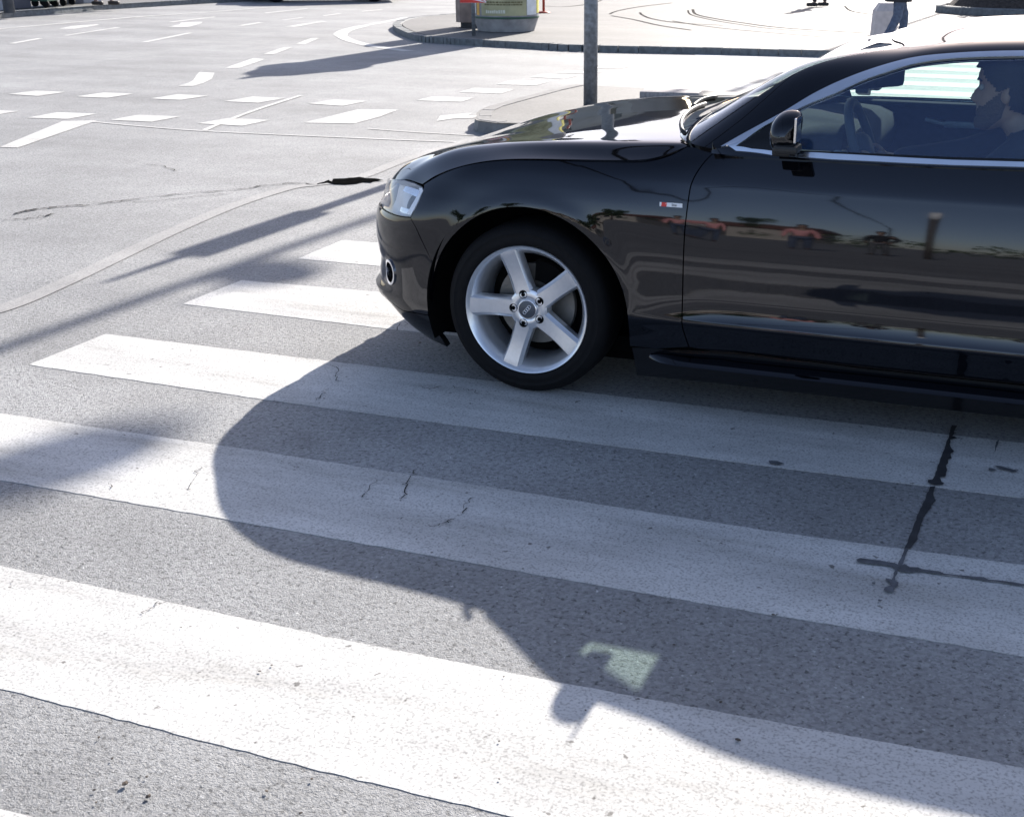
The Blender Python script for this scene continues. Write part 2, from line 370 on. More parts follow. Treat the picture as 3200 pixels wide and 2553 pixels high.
for d in [[(1000,487),(1060,468),(1085,455),(1100,430),(1120,408),(1205,412),(1190,445),(1140,470),(1085,488)], [(1265,385),(1420,331),(1490,335),(1345,385)],
          [(1480,307),(1595,268),(1645,268),(1540,307)], [(1660,250),(1750,217),(1792,217),(1715,250)],
          [(790,240),(1060,186),(1088,187),(830,240)], [(355,202),(650,157),(678,158),(382,203)], [(50,247),(212,218),(240,220),(82,248)],
          [(330,165),(400,150),(545,139),(560,143),(420,166)], [(950,125),(1200,97),(1215,99),(970,128)], [(945,155),(1010,140),(1015,130),(1135,126),(1130,135),(1060,155)],
          [(1335,147),(1450,128),(1478,130),(1362,148)], [(1600,153),(1800,121),(1835,124),(1655,154)], [(1580,115),(1690,101),(1705,103),(1595,117)],
          [(1480,75),(1720,50),(1730,52),(1495,78)], [(1810,90),(1905,78),(1920,80),(1825,93)], [(2020,66),(2140,56),(2150,58),(2035,69)]]:
    patchmark('lane_marking', q1(d))
def ribbon(pts, wd, z, name, m, smooth=True, kind='structure'):
    """a strip on the ground following world points; wd in metres"""
    P = [np.array(p[:2]) for p in pts]; wd = wd if hasattr(wd, '__len__') else [wd]*len(P); A = []; B = []
    for i, p in enumerate(P):
        t = P[min(i+1, len(P)-1)]-P[max(i-1, 0)]; t = t/np.linalg.norm(t); nn = np.array([-t[1], t[0]])
        A.append((*(p+nn*wd[i]/2), z)); B.append((*(p-nn*wd[i]/2), z))
    k = len(P); o = mesh(name, A+B, [(i, i+1, k+i+1, k+i) for i in range(k-1)], m)
    if o.data.polygons[0].normal.z < 0: o.data.flip_normals()
    if kind: tag(o, kind=kind)
    return o
def smoothline(px, k=8, z=0.):
    P = np.array([G(x, y, z) for x, y in px]); n_ = len(P); out = []
    for i in range(n_-1):
        a, b, c, d = P[max(i-1, 0)], P[i], P[i+1], P[min(i+2, n_-1)]
        for j in range(k):
            t = j/k; out.append(.5*((2*b)+(c-a)*t+(2*a-5*b+4*c-d)*t*t+(3*b-a-3*c+d)*t**3))
    out.append(P[-1]); return out
ribbon(smoothline(q1([(480,683),(1100,736),(2156,785),(2560,800)])), .035, .0045, 'thin_line_marking', M['paint_far'])
ribbon(smoothline(q1([(1150,735),(1310,668),(1470,610),(1690,540)])), .055, .0062, 'thin_line_marking', M['paint_far'])
ribbon(smoothline(q1([(-200,180),(0,165),(400,130),(750,100),(1200,68),(1700,30),(2100,5)])), .13, .0043, 'lane_edge_line', M['paint_far'])
ribbon(smoothline(q1([(2290,100),(2156,127),(1990,160),(1915,190),(1935,217),(2010,243),(2130,268),(2300,290)])), [.16]*14+[.25]*14+[.2]*29, .0043, 'curved_line_marking', M['paint_far'])
ribbon(smoothline([(1480, 425), (1300, 415), (1150, 404)]), .03, .0047, 'thin_line_marking', M['paint_far'])
# sealed joint band curving across the road
ribbon(smoothline([(-260, 1030), (0, 968), (190, 890), (370, 805), (560, 715), (740, 640), (900, 590), (985, 578), (1110, 560), (1240, 510), (1330, 480), (1500, 430)]),
       .11, .0035, 'sealed_joint', M['band'])
# smooth far carriageway patch & tar
# cracks and hole
def crack(px, wmin=.002, wmax=.012, z=.0065, jit=.012, sub=7, mm='crackm', name='pavement_crack'):
    P = np.array([G(x, y)[:2] for x, y in px]); out = [P[0]]
    for a, b in zip(P[:-1], P[1:]):
        L_ = np.linalg.norm(b-a)
        for i in range(1, sub+1):
            q = a+(b-a)*i/sub
            if i < sub: q = q+rng.normal(0, min(jit, L_*.12), 2)
            out.append(q)
    wd = [random.uniform(wmin, wmax) for _ in out]; wd[0] = wd[-1] = wmin*.5
    return ribbon(out, wd, z, name, M[mm])
def q5(pts): return [(x/1.6585, 400+y/1.6585) for x, y in pts]
crack(q5([(70,452),(140,432),(250,420),(350,408),(470,402)]), .006, .032)
crack(q5([(470,402),(640,380),(900,348),(1150,330),(1300,318),(1350,303),(1440,296),(1540,290),(1660,298)]), .003, .018)
crack(q5([(20,480),(140,475),(300,448)]), .004, .02)
crack(q5([(660,392),(850,378),(1050,355),(1200,345)]), .003, .012)
crack(q5([(740,190),(850,200),(925,228)]), .003, .01)
hole = sheet('road_hole', rough_line(gpoly(q5([(1640,298),(1700,275),(1725,284),(1730,268),(1790,266),(1860,260),(1900,266),(1950,267),(1990,276),(1940,279),(1930,287),(1880,284),(1850,292),(1790,297),(1730,296),(1700,288),(1640,298)])), .03, .008)[:-1], .0072, M['hole']); tag(hole, kind='structure')
def d2(pts): return [(x*1.4843, y*1.4843) for x, y in pts]
for L_ in [[(697,768),(712,780),(706,795),(722,806)], [(690,820),(675,835),(665,848)], [(880,990),(862,1010),(852,1040),(845,1060)], [(858,1018),(846,1024)],
           [(790,1010),(770,1040),(762,1050)], [(1000,1050),(980,1062),(975,1085)], [(960,1095),(930,1105),(895,1112)], [(885,815),(905,822),(930,815)],
           [(955,815),(985,822),(1010,832)], [(335,1268),(318,1283),(296,1296)], [(425,985),(410,1010),(395,1040)], [(860,672),(845,690)],
           [(845,680),(835,700)], [(1090,620),(1060,640),(1030,650)], [(1630,1298),(1640,1296)], [(230,1018),(240,1030)]]:
    crack(d2(L_), .001, .0045, z=.0056, jit=.008, sub=5)
# tar joint with drips at the right
def q6(pts): return [(2400+x/2.15, 1200+y/2.15) for x, y in pts]
def tarpoly(pts, m='tar', z=.0068, jit=.002, name='tar_drip'):
    p = rough_line(gpoly(q6(pts+[pts[0]])), .02, jit)[:-1]; o = sheet(name, p, z, M[m]); return tag(o, kind='structure')
tarpoly([(1270,290),(1240,360),(1270,372),(1225,385),(1222,430),(1250,465),(1225,480),(1235,510),(1205,520),(1210,545),(1195,560),(1200,590),(1195,632),(1155,640),(1165,668),(1185,680),(1170,688),(1115,690),(1090,680),(1068,672),(1075,655),(1105,655),(1130,590),(1160,500),(1200,400),(1235,290)])
tarpoly([(1088,692),(1120,692),(1110,760),(1130,790),(1100,820),(1075,860),(1050,890),(1020,980),(1000,1050),(960,1110),(915,1112),(950,1030),(1000,900),(1050,790)], 'tar', .0032)
tarpoly([(915,1118),(945,1122),(915,1190),(905,1218),(880,1240),(850,1335),(878,1345),(870,1370),(848,1380),(845,1405),(812,1413),(780,1398),(785,1378),(820,1365),(812,1340),(785,1330),(790,1320),(830,1325),(855,1262),(830,1238),(760,1228),(640,1215),(600,1208),(590,1190),(620,1183),(700,1190),(850,1215),(872,1225)], 'tar_grey')
tarpoly([(915,1222),(950,1240),(1010,1242),(1028,1255),(1150,1272),(1180,1283),(1350,1302),(1450,1310),(1480,1325),(1600,1338),(1720,1357),(1720,1370),(1600,1350),(1460,1332),(1340,1315),(1180,1292),(1010,1270),(960,1278),(890,1270),(870,1250),(890,1228)], 'tar_grey', .0064)
for bl in [[(1480,575),(1500,575),(1535,590),(1500,597),(1482,588)], [(1520,560),(1560,562),(1640,582),(1680,598),(1640,602),(1560,582)], [(5,525),(60,528),(108,545),(70,553),(10,545)],
           [(700,1343),(722,1347),(712,1356),(697,1352)], [(740,1460),(768,1466),(752,1475),(738,1470)], [(1550,385),(1545,410),(1520,475),(1530,400)]]:
    tarpoly(bl, 'tar_grey', .0066, .001)

# debris: bits of bark and grit on the crossing
bits = [(393,2455,22),(296,2475,10),(465,2495,18),(352,2376,9),(567,1967-2,6),(975,1990+450,12),(833,2478,12),(850,2084,8),(812,2103,8),(2305,2318,16),(2415,1926,10),(940,2547,12),
        (310,2310,9),(302,2513,9),(460,2433,9),(1560,2440,8),(1310,1235-220,5),(1313,1075,8),(40,1822,5),(190,1826,5),(1575,2120,7),(2240,1560,6),(1878,1905,8),(1937,1921,7),(1950,1915,7),(2106,2020,8),(2252,2200,12),(1560,2322,8),(1830,2225,7)]
for i, (x, y, s_) in enumerate(bits):
    p = G(x, y); r = s_*.5*np.linalg.norm(p-CAM)/F
    bm = bmesh.new(); bmesh.ops.create_icosphere(bm, subdivisions=1, radius=r)
    for v in bm.verts: v.co = Vector((v.co.x*random.uniform(.8, 1.6), v.co.y*random.uniform(.6, 1.), v.co.z*random.uniform(.35, .6)))
    me = D.meshes.new('grit'); bm.to_mesh(me); bm.free(); me.materials.append(M['bark'] if s_ > 5 else M['granite'])
    o = D.objects.new('grit', me); COL.objects.link(o); o.location = (p[0], p[1], .005+r*.3); o.rotation_euler.z = random.uniform(0, 6)
    tag(o, 'tiny dark crumb of grit lying on the zebra crossing', 'grit', 'crumbs of grit on the crossing')

# ------------------------------------------------------------------ raised pavements
def slab(name, poly, z, mtop, label=None):
    mb = MB(); N = len(poly)
    mb.add([(p[0], p[1], z) for p in poly], [tuple(range(N))])
    o = mb.build(name, mtop); 
    if o.data.polygons[0].normal.z < 0: o.data.flip_normals()
    return tag(o, kind='structure')
def kerbstrip(name, line, wd, z, inward=1, m='kerb', seg=1.0):
    """kerb stones along a line of world points; top face and outer face, small joints"""
    mb = MB(); P = [np.array(p[:2]) for p in line]
    # resample
    out = [P[0]]; acc = 0
    for a, b in zip(P[:-1], P[1:]):
        L_ = np.linalg.norm(b-a); k = max(1, int(L_/seg))
        for i in range(1, k+1): out.append(a+(b-a)*i/k)
    P = out
    for i in range(len(P)-1):
        a, b = P[i], P[i+1]; t = (b-a)/np.linalg.norm(b-a); nn = np.array([-t[1], t[0]])*inward
        a = a+t*.004; b = b-t*.004
        dz = random.uniform(-.003, .003)
        ring = [(a, 0), (a+nn*.015, z+dz-.012), (a+nn*.03, z+dz), (a+nn*wd, z+dz), (a+nn*wd, 0)]
        ringb = [(b, 0), (b+nn*.015, z+dz-.012), (b+nn*.03, z+dz), (b+nn*wd, z+dz), (b+nn*wd, 0)]
        V_ = [(*p, h) for p, h in ring]+[(*p, h) for p, h in ringb]; k = 5
        mb.add(V_, [(j, j+1, k+j+1, k+j) for j in range(k-1)]+[(0, 1, 2, 3, 4), (9, 8, 7, 6, 5)])
    return tag(mb.build(name, M[m]), kind='structure')
ZK = .10
isl = [G(x, y, 0) for x, y in [(1395,62),(1300,72),(1262,86),(1260,97),(1272,106),(1293,116),(1339,130),(1400,136),(1478,141),(1664,151),(1831,160),(2200,168),(2590,178),(3300,196)]]
isl = [np.array(p) for p in smoothline([(1560,52),(1395,62),(1300,73),(1262,87),(1262,99),(1293,116),(1339,130),(1400,136),(1478,141),(1664,151),(1831,160),(2200,168),(2590,178),(3300,196)], 6)]
slab('traffic_island', [p[:2] for p in isl]+[(60, isl[-1][1]+3), (60, 120), (-60, 120), (isl[0][0]-2, isl[0][1]+4)], ZK-.006, M['pave'])
kerbstrip('island_kerb', isl, .18, ZK, -1 if True else 1)
# far pavement top left
fk = [np.array(p) for p in smoothline([(-900,170),(-300,95),(0,60),(195,43),(390,28),(780,5),(1150,-14),(1700,-40)], 5)]
slab('far_pavement', [p[:2] for p in fk]+[(fk[-1][0], 140), (-140, 140), (-140, fk[0][1])], .114, M['pave'])
kerbstrip('far_kerb', fk, .2, .12, 1)
# refuge island behind the car with a rounded nose
nose = [(1490,400),(1489,390),(1500,380),(1530,366),(1620,340),(1720,312),(1790,296)]
refl_ = [G(x, y) for x, y in nose]
rb = [(p[0], p[1]) for p in refl_]
ri = rb[::-1]+[(rb[0][0]+.02, rb[0][1]-.12), (rb[0][0]+.12, rb[0][1]-.26), (rb[0][0]+.35, rb[0][1]-.36), (1.2, 7.2), (14, 7.0)]
slab('refuge_island', ri+[(14, 9.6), (rb[-1][0]+1.2, 9.9)], .104, M['pave'])
kerbstrip('refuge_kerb', [np.array(p) for p in ri[::-1]], .14, .108, 1 if False else -1, seg=.5, m='kerb_pale')
# second crossing beyond the refuge
for k in range(8):
    y0 = 10.3+k*1.0
    if y0+.5 > 16: break
    xl = -.55-.18*k
    marking('far_zebra_stripe', [(xl, y0+.5, 0), (16, y0+.3, 0)], [(xl+.2, y0, 0), (16, y0-.2, 0)], m='paint_far', step=.4)
# tram rails curving over the island
for pts, w_ in [([(2165,30),(2175,45),(2230,58),(2320,72),(2450,88),(2720,105)], .06), ([(2150,33),(2160,47),(2220,62),(2310,77),(2440,93),(2720,111)], .04),
                ([(1905,45),(1930,35),(2000,22),(2100,10)], .05), ([(1910,50),(1980,62),(2060,80),(2160,95)], .05), ([(1700,20),(1760,22),(1830,15),(1880,2)], .05),
                ([(2100,66),(2200,82),(2350,98),(2600,118)], .04), ([(2640,20),(2660,35),(2720,45),(2800,52)], .05), ([(2000,40),(2008,48),(2040,60),(2120,72),(2260,80)], .05)]:
    P = [G(x, y, ZK) for x, y in pts]
    o = ribbon([np.array(p) for p in smoothline(pts, 8, ZK)], w_, ZK+.0, 'tram_rail', M['rail'])

# ------------------------------------------------------------------ smooth surfaces for the car
def nat(xs, Y):
    """natural cubic spline through rows Y at xs -> function"""
    xs = np.asarray(xs, float); Y = np.asarray(Y, float); n_ = len(xs); h = np.diff(xs)
    A = np.eye(n_); B = np.zeros((n_,)+Y.shape[1:])
    for i in range(1, n_-1):
        A[i, i-1] = h[i-1]; A[i, i] = 2*(h[i-1]+h[i]); A[i, i+1] = h[i]
        B[i] = 6*((Y[i+1]-Y[i])/h[i]-(Y[i]-Y[i-1])/h[i-1])
    Mm = np.linalg.solve(A, B.reshape(n_, -1)).reshape(B.shape)
    def f(x):
        x = np.asarray(x, float); i = np.clip(np.searchsorted(xs, x)-1, 0, n_-2); hh = h[i]
        e = (Ellipsis,)+(None,)*(Y.ndim-1); a = ((xs[i+1]-x)/hh)[e]; b = ((x-xs[i])/hh)[e]; H2 = (hh**2)[e]
        return a*Y[i]+b*Y[i+1]+((a**3-a)*Mm[i]+(b**3-b)*Mm[i+1])*H2/6
    return f
def pchip(xs, ys):
    xs = np.asarray(xs, float); ys = np.asarray(ys, float); h = np.diff(xs); d = np.diff(ys)/h; m = np.zeros(len(xs))
    for i in range(1, len(xs)-1):
        if d[i-1]*d[i] > 0: m[i] = 3*(h[i-1]+h[i])/((2*h[i]+h[i-1])/d[i-1]+(h[i]+2*h[i-1])/d[i])
    m[0] = d[0]; m[-1] = d[-1]
    def f(x):
        x = np.asarray(x, float); i = np.clip(np.searchsorted(xs, x)-1, 0, len(xs)-2); t = (x-xs[i])/h[i]
        return ys[i]*(2*t**3-3*t**2+1)+h[i]*m[i]*(t**3-2*t**2+t)+ys[i+1]*(-2*t**3+3*t**2)+h[i]*m[i+1]*(t**3-t**2)
    return f
XW, YW, HALF = 2.0726, .3945, .927
class Surf:
    """dense table of car points (u back, w inboard, z up); a and b are metric-ish parameters"""
    def __init__(s, P, La, Lb):
        s.P = P; s.na, s.nb = P.shape[:2]; s.La, s.Lb = La, Lb
        sa = max(1, s.na//140); sb = max(1, s.nb//80); s.ia = np.arange(0, s.na, sa); s.ib = np.arange(0, s.nb, sb)
        W_ = P+np.array([XW, YW, 0]); s.pp = proj(W_[s.ia][:, s.ib])
        Nn = s.normals(); v = CAM-W_; s.face = (Nn*v).sum(-1)[s.ia][:, s.ib]
    def normals(s):
        du = np.gradient(s.P, axis=0); dv = np.gradient(s.P, axis=1); N_ = np.cross(du, dv)
        N_ /= np.linalg.norm(N_, axis=-1, keepdims=True)+1e-12
        # orient outward from the middle of the car
        c = s.P-np.array([1.3, HALF, .55]); c[..., 0] *= .5
        sg = np.sign((N_*c).sum(-1).mean()); s.N = N_*sg; return s.N
    def ev(s, ab, table=None):
        T_ = s.P if table is None else table
        ab = np.asarray(ab, float); x = np.clip(ab[..., 0]/s.La*(s.na-1), 0, s.na-1.001); y = np.clip(ab[..., 1]/s.Lb*(s.nb-1), 0, s.nb-1.001)
        i = x.astype(int); j = y.astype(int); fx = (x-i)[..., None]; fy = (y-j)[..., None]
        return T_[i, j]*(1-fx)*(1-fy)+T_[i+1, j]*fx*(1-fy)+T_[i, j+1]*(1-fx)*fy+T_[i+1, j+1]*fx*fy
    def nrm(s, ab):
        N_ = s.ev(ab, s.N); return N_/np.linalg.norm(N_, axis=-1, keepdims=True)
    def inv(s, px):
        """photo pixel -> (a, b) of the surface point seen there"""
        d = ((s.pp-np.array(px))**2).sum(-1); d = np.where(s.face > 0, d, d+4e4)
        k = np.unravel_index(np.argmin(d), d.shape); ab = np.array([s.ia[k[0]]/(s.na-1)*s.La, s.ib[k[1]]/(s.nb-1)*s.Lb]); e = 1e-3
        off = np.array([XW, YW, 0])
        for _ in range(14):
            r = np.array(px)-proj(s.ev(ab)+off)
            J = np.stack([(proj(s.ev(ab+[e, 0])+off)-proj(s.ev(ab)+off))/e, (proj(s.ev(ab+[0, e])+off)-proj(s.ev(ab)+off))/e], 1)
            try: st = np.linalg.solve(J.T@J+1e-3*np.eye(2)*np.trace(J.T@J)*.01, J.T@r)
            except Exception: break
            L_ = np.linalg.norm(st)
            if L_ > .08: st *= .08/L_
            ab = ab+st; ab[0] = np.clip(ab[0], 0, s.La); ab[1] = np.clip(ab[1], 0, s.Lb)
        return ab
    def inv3(s, q):
        d = ((s.P-np.array(q))**2).sum(-1); k = np.unravel_index(np.argmin(d), d.shape)
        return np.array([k[0]/(s.na-1)*s.La, k[1]/(s.nb-1)*s.Lb])
def trace(surf, pts):
    """mix of photo pixels (x, y), car points (u, w, z) and ('ab', a, b)"""
    out = []
    for p in pts:
        if isinstance(p[0], str): out.append(np.array(p[1:], float))
        elif len(p) == 3: out.append(surf.inv3(p))
        else: out.append(surf.inv(p))
    return out
def resample(P, h, closed=True):
    P = [np.array(p, float) for p in P]; out = []; N = len(P)
    for i in range(N if closed else N-1):
        a, b = P[i], P[(i+1) % N]; k = max(1, int(round(np.linalg.norm(b-a)/h)))
        for j in range(k): out.append(a+(b-a)*j/k)
    if not closed: out.append(P[-1])
    return out
def cr(P, k=5):
    """smooth an open polyline"""
    P = [np.array(p, float) for p in P]; n_ = len(P); out = []
    for i in range(n_-1):
        a, b, c, d = P[max(i-1, 0)], P[i], P[i+1], P[min(i+2, n_-1)]
        for j in range(k):
            t = j/k; out.append(.5*((2*b)+(c-a)*t+(2*a-5*b+4*c-d)*t*t+(3*b-a-3*c+d)*t**3))
    out.append(P[-1]); return out
def inpoly(X, Y, poly):
    c = np.zeros(X.shape, bool); n_ = len(poly)
    for i in range(n_):
        x1, y1 = poly[i]; x2, y2 = poly[(i+1) % n_]
        if y1 == y2: continue
        c ^= ((y1 > Y) != (y2 > Y)) & (X < (x2-x1)*(Y-y1)/(y2-y1)+x1)
    return c
car = empty('coupe_car', (XW, YW+HALF, 0))
tag(car, 'black two-door coupe with silver alloy wheels stopped across the zebra crossing', 'car')
def patch(name, surf, outer, m, holes=(), h=.016, off=0., rim=0., parent=None, mirror=True, label=None, inner=None):
    outer = resample(outer, h); holes = [resample(q, h) for q in holes]
    lo = np.min(outer, 0); hi = np.max(outer, 0)
    gx, gy = np.meshgrid(np.arange(lo[0]+h/2, hi[0], h), np.arange(lo[1]+h/2, hi[1], h)); gx = gx.ravel(); gy = gy.ravel()
    ok = inpoly(gx, gy, outer)
    for q in holes: ok &= ~inpoly(gx, gy, q)
    gx, gy = gx[ok], gy[ok]; B = np.array(outer+sum(holes, []))
    G_ = np.stack([gx, gy], 1)
    if len(G_):
        keep = np.ones(len(G_), bool)
        for i in range(0, len(G_), 2000):
            keep[i:i+2000] = (((G_[i:i+2000, None]-B[None])**2).sum(-1).min(1) > (h*.5)**2)
        G_ = G_[keep]
    V2 = [Vector(p) for p in B]+[Vector(p) for p in G_]
    E_ = []; b0 = 0
    for loop in [outer]+holes:
        k = len(loop); E_ += [(b0+i, b0+(i+1) % k) for i in range(k)]; b0 += k
    r = delaunay_2d_cdt(V2, E_, [], 0, 1e-7)
    v2 = np.array([tuple(v) for v in r[0]]); fs = [f for f in r[2]]
    C_ = np.array([v2[list(f)].mean(0) for f in fs]); ok = inpoly(C_[:, 0], C_[:, 1], outer)
    for q in holes: ok &= ~inpoly(C_[:, 0], C_[:, 1], q)
    fs = [list(f) for f, k in zip(fs, ok) if k]
    P3 = surf.ev(v2); N3 = surf.nrm(v2); P3 = P3+N3*off
    f0 = fs[len(fs)//2]; nn = np.cross(P3[f0[1]]-P3[f0[0]], P3[f0[2]]-P3[f0[0]])
    if np.dot(nn, N3[f0[0]]) < 0: fs = [f[::-1] for f in fs]
    V3 = [tuple(p) for p in P3]; NN = [tuple(q) for q in N3]
    nf = len(fs)
    if rim:   # turned-in edge, so that the panel has depth
        orig = {}
        for i, q in enumerate(r[3]):
            for j in q: orig[j] = i
        b0 = 0
        for loop in [outer]+holes:
            k = len(loop); idx = [orig.get(b0+i) for i in range(k)]; b0 += k
            base = len(V3)
            for i_ in idx:
                V3.append(tuple(P3[i_])); NN.append(tuple(N3[i_]))
            for i_ in idx:
                V3.append(tuple(P3[i_]-N3[i_]*rim)); NN.append(tuple(N3[i_]))
            for i in range(k):
                fs.append([base+i, base+(i+1) % k, base+k+(i+1) % k, base+k+i])
    V3 = [(x, y-HALF, z) for x, y, z in V3]
    o = mesh(name, V3, fs, m, parent or car, True)
    me = o.data
    if len(me.vertices) == len(NN) and len(me.polygons) == len(fs):
        ln = []
        for p in me.polygons:
            for vi in p.vertices: ln.append(NN[vi] if p.index < nf else tuple(p.normal))
        me.normals_split_custom_set(ln)
    if label: o['label'] = label
    if mirror:
        c = o.copy(); COL.objects.link(c); c.parent = parent or car; c.scale.y = -1
        if 'label' in c.keys(): del c['label']
    return o
# plan outline of the body at waist height, from the front centre round the corner and back
plan = np.array([(-.905,.927),(-.902,.74),(-.872,.50),(-.83,.385),(-.772,.285),(-.69,.185),(-.59,.105),(-.47,.048),(-.33,.012),(-.15,-.010),(.1,-.018),(.4,-.018),(.8,-.018),(1.3,-.02),(1.9,-.022),(2.4,-.028),(2.9,-.02),(3.2,.01),(3.45,.075),(3.62,.20),(3.71,.42),(3.74,.70),(3.745,.927)])
seg = np.r_[0, np.cumsum(np.linalg.norm(np.diff(plan, axis=0), axis=1))]; PF = nat(seg, plan); LA = seg[-1]
def s_at(u):   # perimeter parameter for a side position u
    g = np.linspace(.9, LA-.6, 2000); p = PF(g); return g[np.argmin(abs(p[:, 0]-u))]
ZL, ZH = .08, .98
ZZ = np.linspace(ZL, ZH, 181)
prof_nose = dict([(.08,.26),(.10,.21),(.12,.165),(.15,.115),(.18,.075),(.21,.042),(.245,.012),(.268,-.012),(.295,-.016),(.315,.004),(.35,.006),(.40,.010),(.44,.002),(.50,-.002),(.56,.0),(.59,.006),(.605,.014),(.63,.030),(.68,.044),(.72,.062),(.75,.082),(.80,.13),(.90,.25),(.98,.35)])
prof_corner = dict([(.08,.16),(.10,.14),(.12,.115),(.15,.078),(.18,.052),(.21,.032),(.245,.015),(.28,.006),(.295,.004),(.315,.004),(.35,.004),(.40,.003),(.44,.001),(.50,.0),(.56,.004),(.59,.008),(.605,.012),(.63,.020),(.68,.042),(.72,.065),(.75,.088),(.80,.125),(.90,.21),(.98,.30)])
prof_a = dict([(.08,.12),(.12,.10),(.15,.078),(.18,.052),(.21,.032),(.245,.015),(.28,.006),(.35,.003),(.44,.001),(.50,.0),(.56,.002),(.60,.004),(.65,.010),(.70,.024),(.74,.043),(.775,.063),(.80,.078),(.83,.102),(.87,.14),(.93,.21),(.98,.27)])
prof_b = dict([(.08,.08),(.12,.06),(.18,.035),(.25,.013),(.35,.004),(.45,.001),(.50,.0),(.56,.001),(.60,.002),(.65,.005),(.70,.012),(.75,.024),(.79,.036),(.82,.049),(.844,.064),(.87,.088),(.93,.15),(.98,.2)])
prof_fend = dict([(.08,.06),(.12,.045),(.18,.028),(.25,.012),(.35,.004),(.45,.002),(.56,.000),(.64,.002),(.70,.006),(.75,.013),(.79,.022),(.82,.031),(.835,.036),(.85,.042),(.87,.052),(.89,.065),(.93,.12),(.98,.19)])
prof_door = dict([(.08,.075),(.15,.06),(.20,.050),(.235,.038),(.26,.030),(.31,.016),(.345,.004),(.352,.0045),(.365,.0085),(.385,.0135),(.41,.0175),(.44,.0200),(.48,.0208),(.54,.0205),(.58,.0210),(.62,.0228),(.66,.0262),(.70,.0308),(.74,.0365),(.78,.0432),(.82,.0508),(.836,.0540),(.846,.0570),(.87,.0650),(.90,.0760),(.93,.0880),(.955,.0985),(.98,.115)])
prof_mid = dict([(z, .5*v+.5*float(pchip(list(prof_fend), list(prof_fend.values()))(z))) for z, v in prof_door.items()])
prof_rear = dict([(.08,.12),(.15,.07),(.22,.03),(.3,.01),(.4,.0),(.5,.0),(.6,.005),(.7,.015),(.78,.03),(.86,.06),(.92,.12),(.98,.2)])
keys = [(0, prof_nose), (.35, prof_nose), (.55, prof_nose), (.70, prof_nose), (.86, prof_corner), (s_at(-.42), prof_a), (s_at(-.28), prof_b), (s_at(-.05), prof_fend), (s_at(.25), prof_fend),
        (s_at(.52), prof_mid), (s_at(.78), prof_door), (s_at(1.3), prof_door), (s_at(2.1), prof_door), (s_at(2.5), prof_fend), (s_at(3.0), prof_fend), (LA-.9, prof_rear), (LA-.3, prof_rear), (LA, prof_rear)]
tabs = []
for k, (s_, p) in enumerate(keys):
    if p is None:
        tabs.append(.5*pchip(list(prof_corner), list(prof_corner.values()))(ZZ)+.5*pchip(list(prof_fend), list(prof_fend.values()))(ZZ))
    else: tabs.append(pchip(list(p), list(p.values()))(ZZ))
ks = np.array([k[0] for k in keys]); tabs = np.array(tabs)
SA = np.linspace(0, LA, 900)
# monotone interpolation along s
OFF = np.stack([pchip(ks, tabs[:, j])(SA) for j in range(len(ZZ))], 1)
# a light smoothing along the length keeps reflections calm
ker = np.hanning(41); ker /= ker.sum()
OFFp = np.pad(OFF, ((20, 20), (0, 0)), mode='edge'); OFF = np.stack([np.convolve(OFFp[:, j], ker, 'valid') for j in range(OFF.shape[1])], 1)
pl = PF(SA); tg = np.gradient(pl, axis=0); tg /= np.linalg.norm(tg, axis=1, keepdims=True); inn = np.stack([-tg[:, 1], tg[:, 0]], 1)
# wheel arch flare
WT = np.zeros((len(SA), len(ZZ), 3))
for j, z in enumerate(ZZ):
    q = pl+inn*OFF[:, j:j+1]
    for cu in (0., 2.75):
        rr = np.hypot(q[:, 0]-cu, z-.325); side = (pl[:, 1] < .2)
        fl = np.exp(-((np.maximum(rr, .40)-.40)/.040)**2)*.0045*side*(z > .2)*np.clip((rr-.30)/.08, 0, 1)
        q = q-inn*fl[:, None]
    WT[:, j, 0] = q[:, 0]; WT[:, j, 1] = q[:, 1]; WT[:, j, 2] = z
W = Surf(WT, LA, ZH-ZL)
def wz(s_, z): return ('ab', s_, z-ZL)
def wu(u, z): return ('ab', s_at(u), z-ZL)

# hood
rows = [
 [(-.486,.135,.748),(-.44,.112,.775),(-.396,.098,.799),(-.279,.070,.844),(-.128,.052,.876),(.03,.045,.887),(.244,.042,.895),(.382,.044,.901),(.447,.052,.908),(.509,.072,.925),(.577,.10,.957)],
 [(-.585,.215,.746),(-.53,.208,.793),(-.46,.205,.840),(-.369,.195,.878),(-.26,.183,.899),(-.155,.172,.915),(-.017,.162,.930),(.15,.153,.941),(.30,.146,.948),(.43,.138,.954),(.555,.125,.961)],
 [(-.655,.272,.732),(-.60,.265,.777),(-.52,.262,.826),(-.42,.258,.866),(-.31,.252,.891),(-.20,.246,.908),(-.05,.24,.926),(.12,.235,.940),(.28,.23,.951),(.41,.228,.959),(.535,.225,.967)],
 [(-.765,.41,.705),(-.725,.41,.753),(-.645,.41,.800),(-.52,.41,.845),(-.38,.41,.879),(-.24,.41,.904),(-.08,.41,.925),(.08,.41,.942),(.23,.41,.955),(.36,.41,.964),(.47,.41,.972)],
 [(-.83,.65,.678),(-.79,.65,.728),(-.705,.65,.777),(-.58,.65,.822),(-.43,.65,.862),(-.27,.65,.894),(-.11,.65,.921),(.05,.65,.942),(.19,.65,.956),(.31,.65,.966),(.41,.65,.975)],
 [(-.865,.927,.665),(-.83,.927,.714),(-.745,.927,.766),(-.61,.927,.812),(-.46,.927,.855),(-.30,.927,.889),(-.13,.927,.920),(.03,.927,.942),(.16,.927,.957),(.27,.927,.967),(.37,.927,.977)]]
R_ = np.array(rows); nb, na = R_.shape[:2]
fa = nat(np.arange(na), np.transpose(R_, (1, 0, 2))); A_ = fa(np.linspace(0, na-1, 420))   # (420, nb, 3)
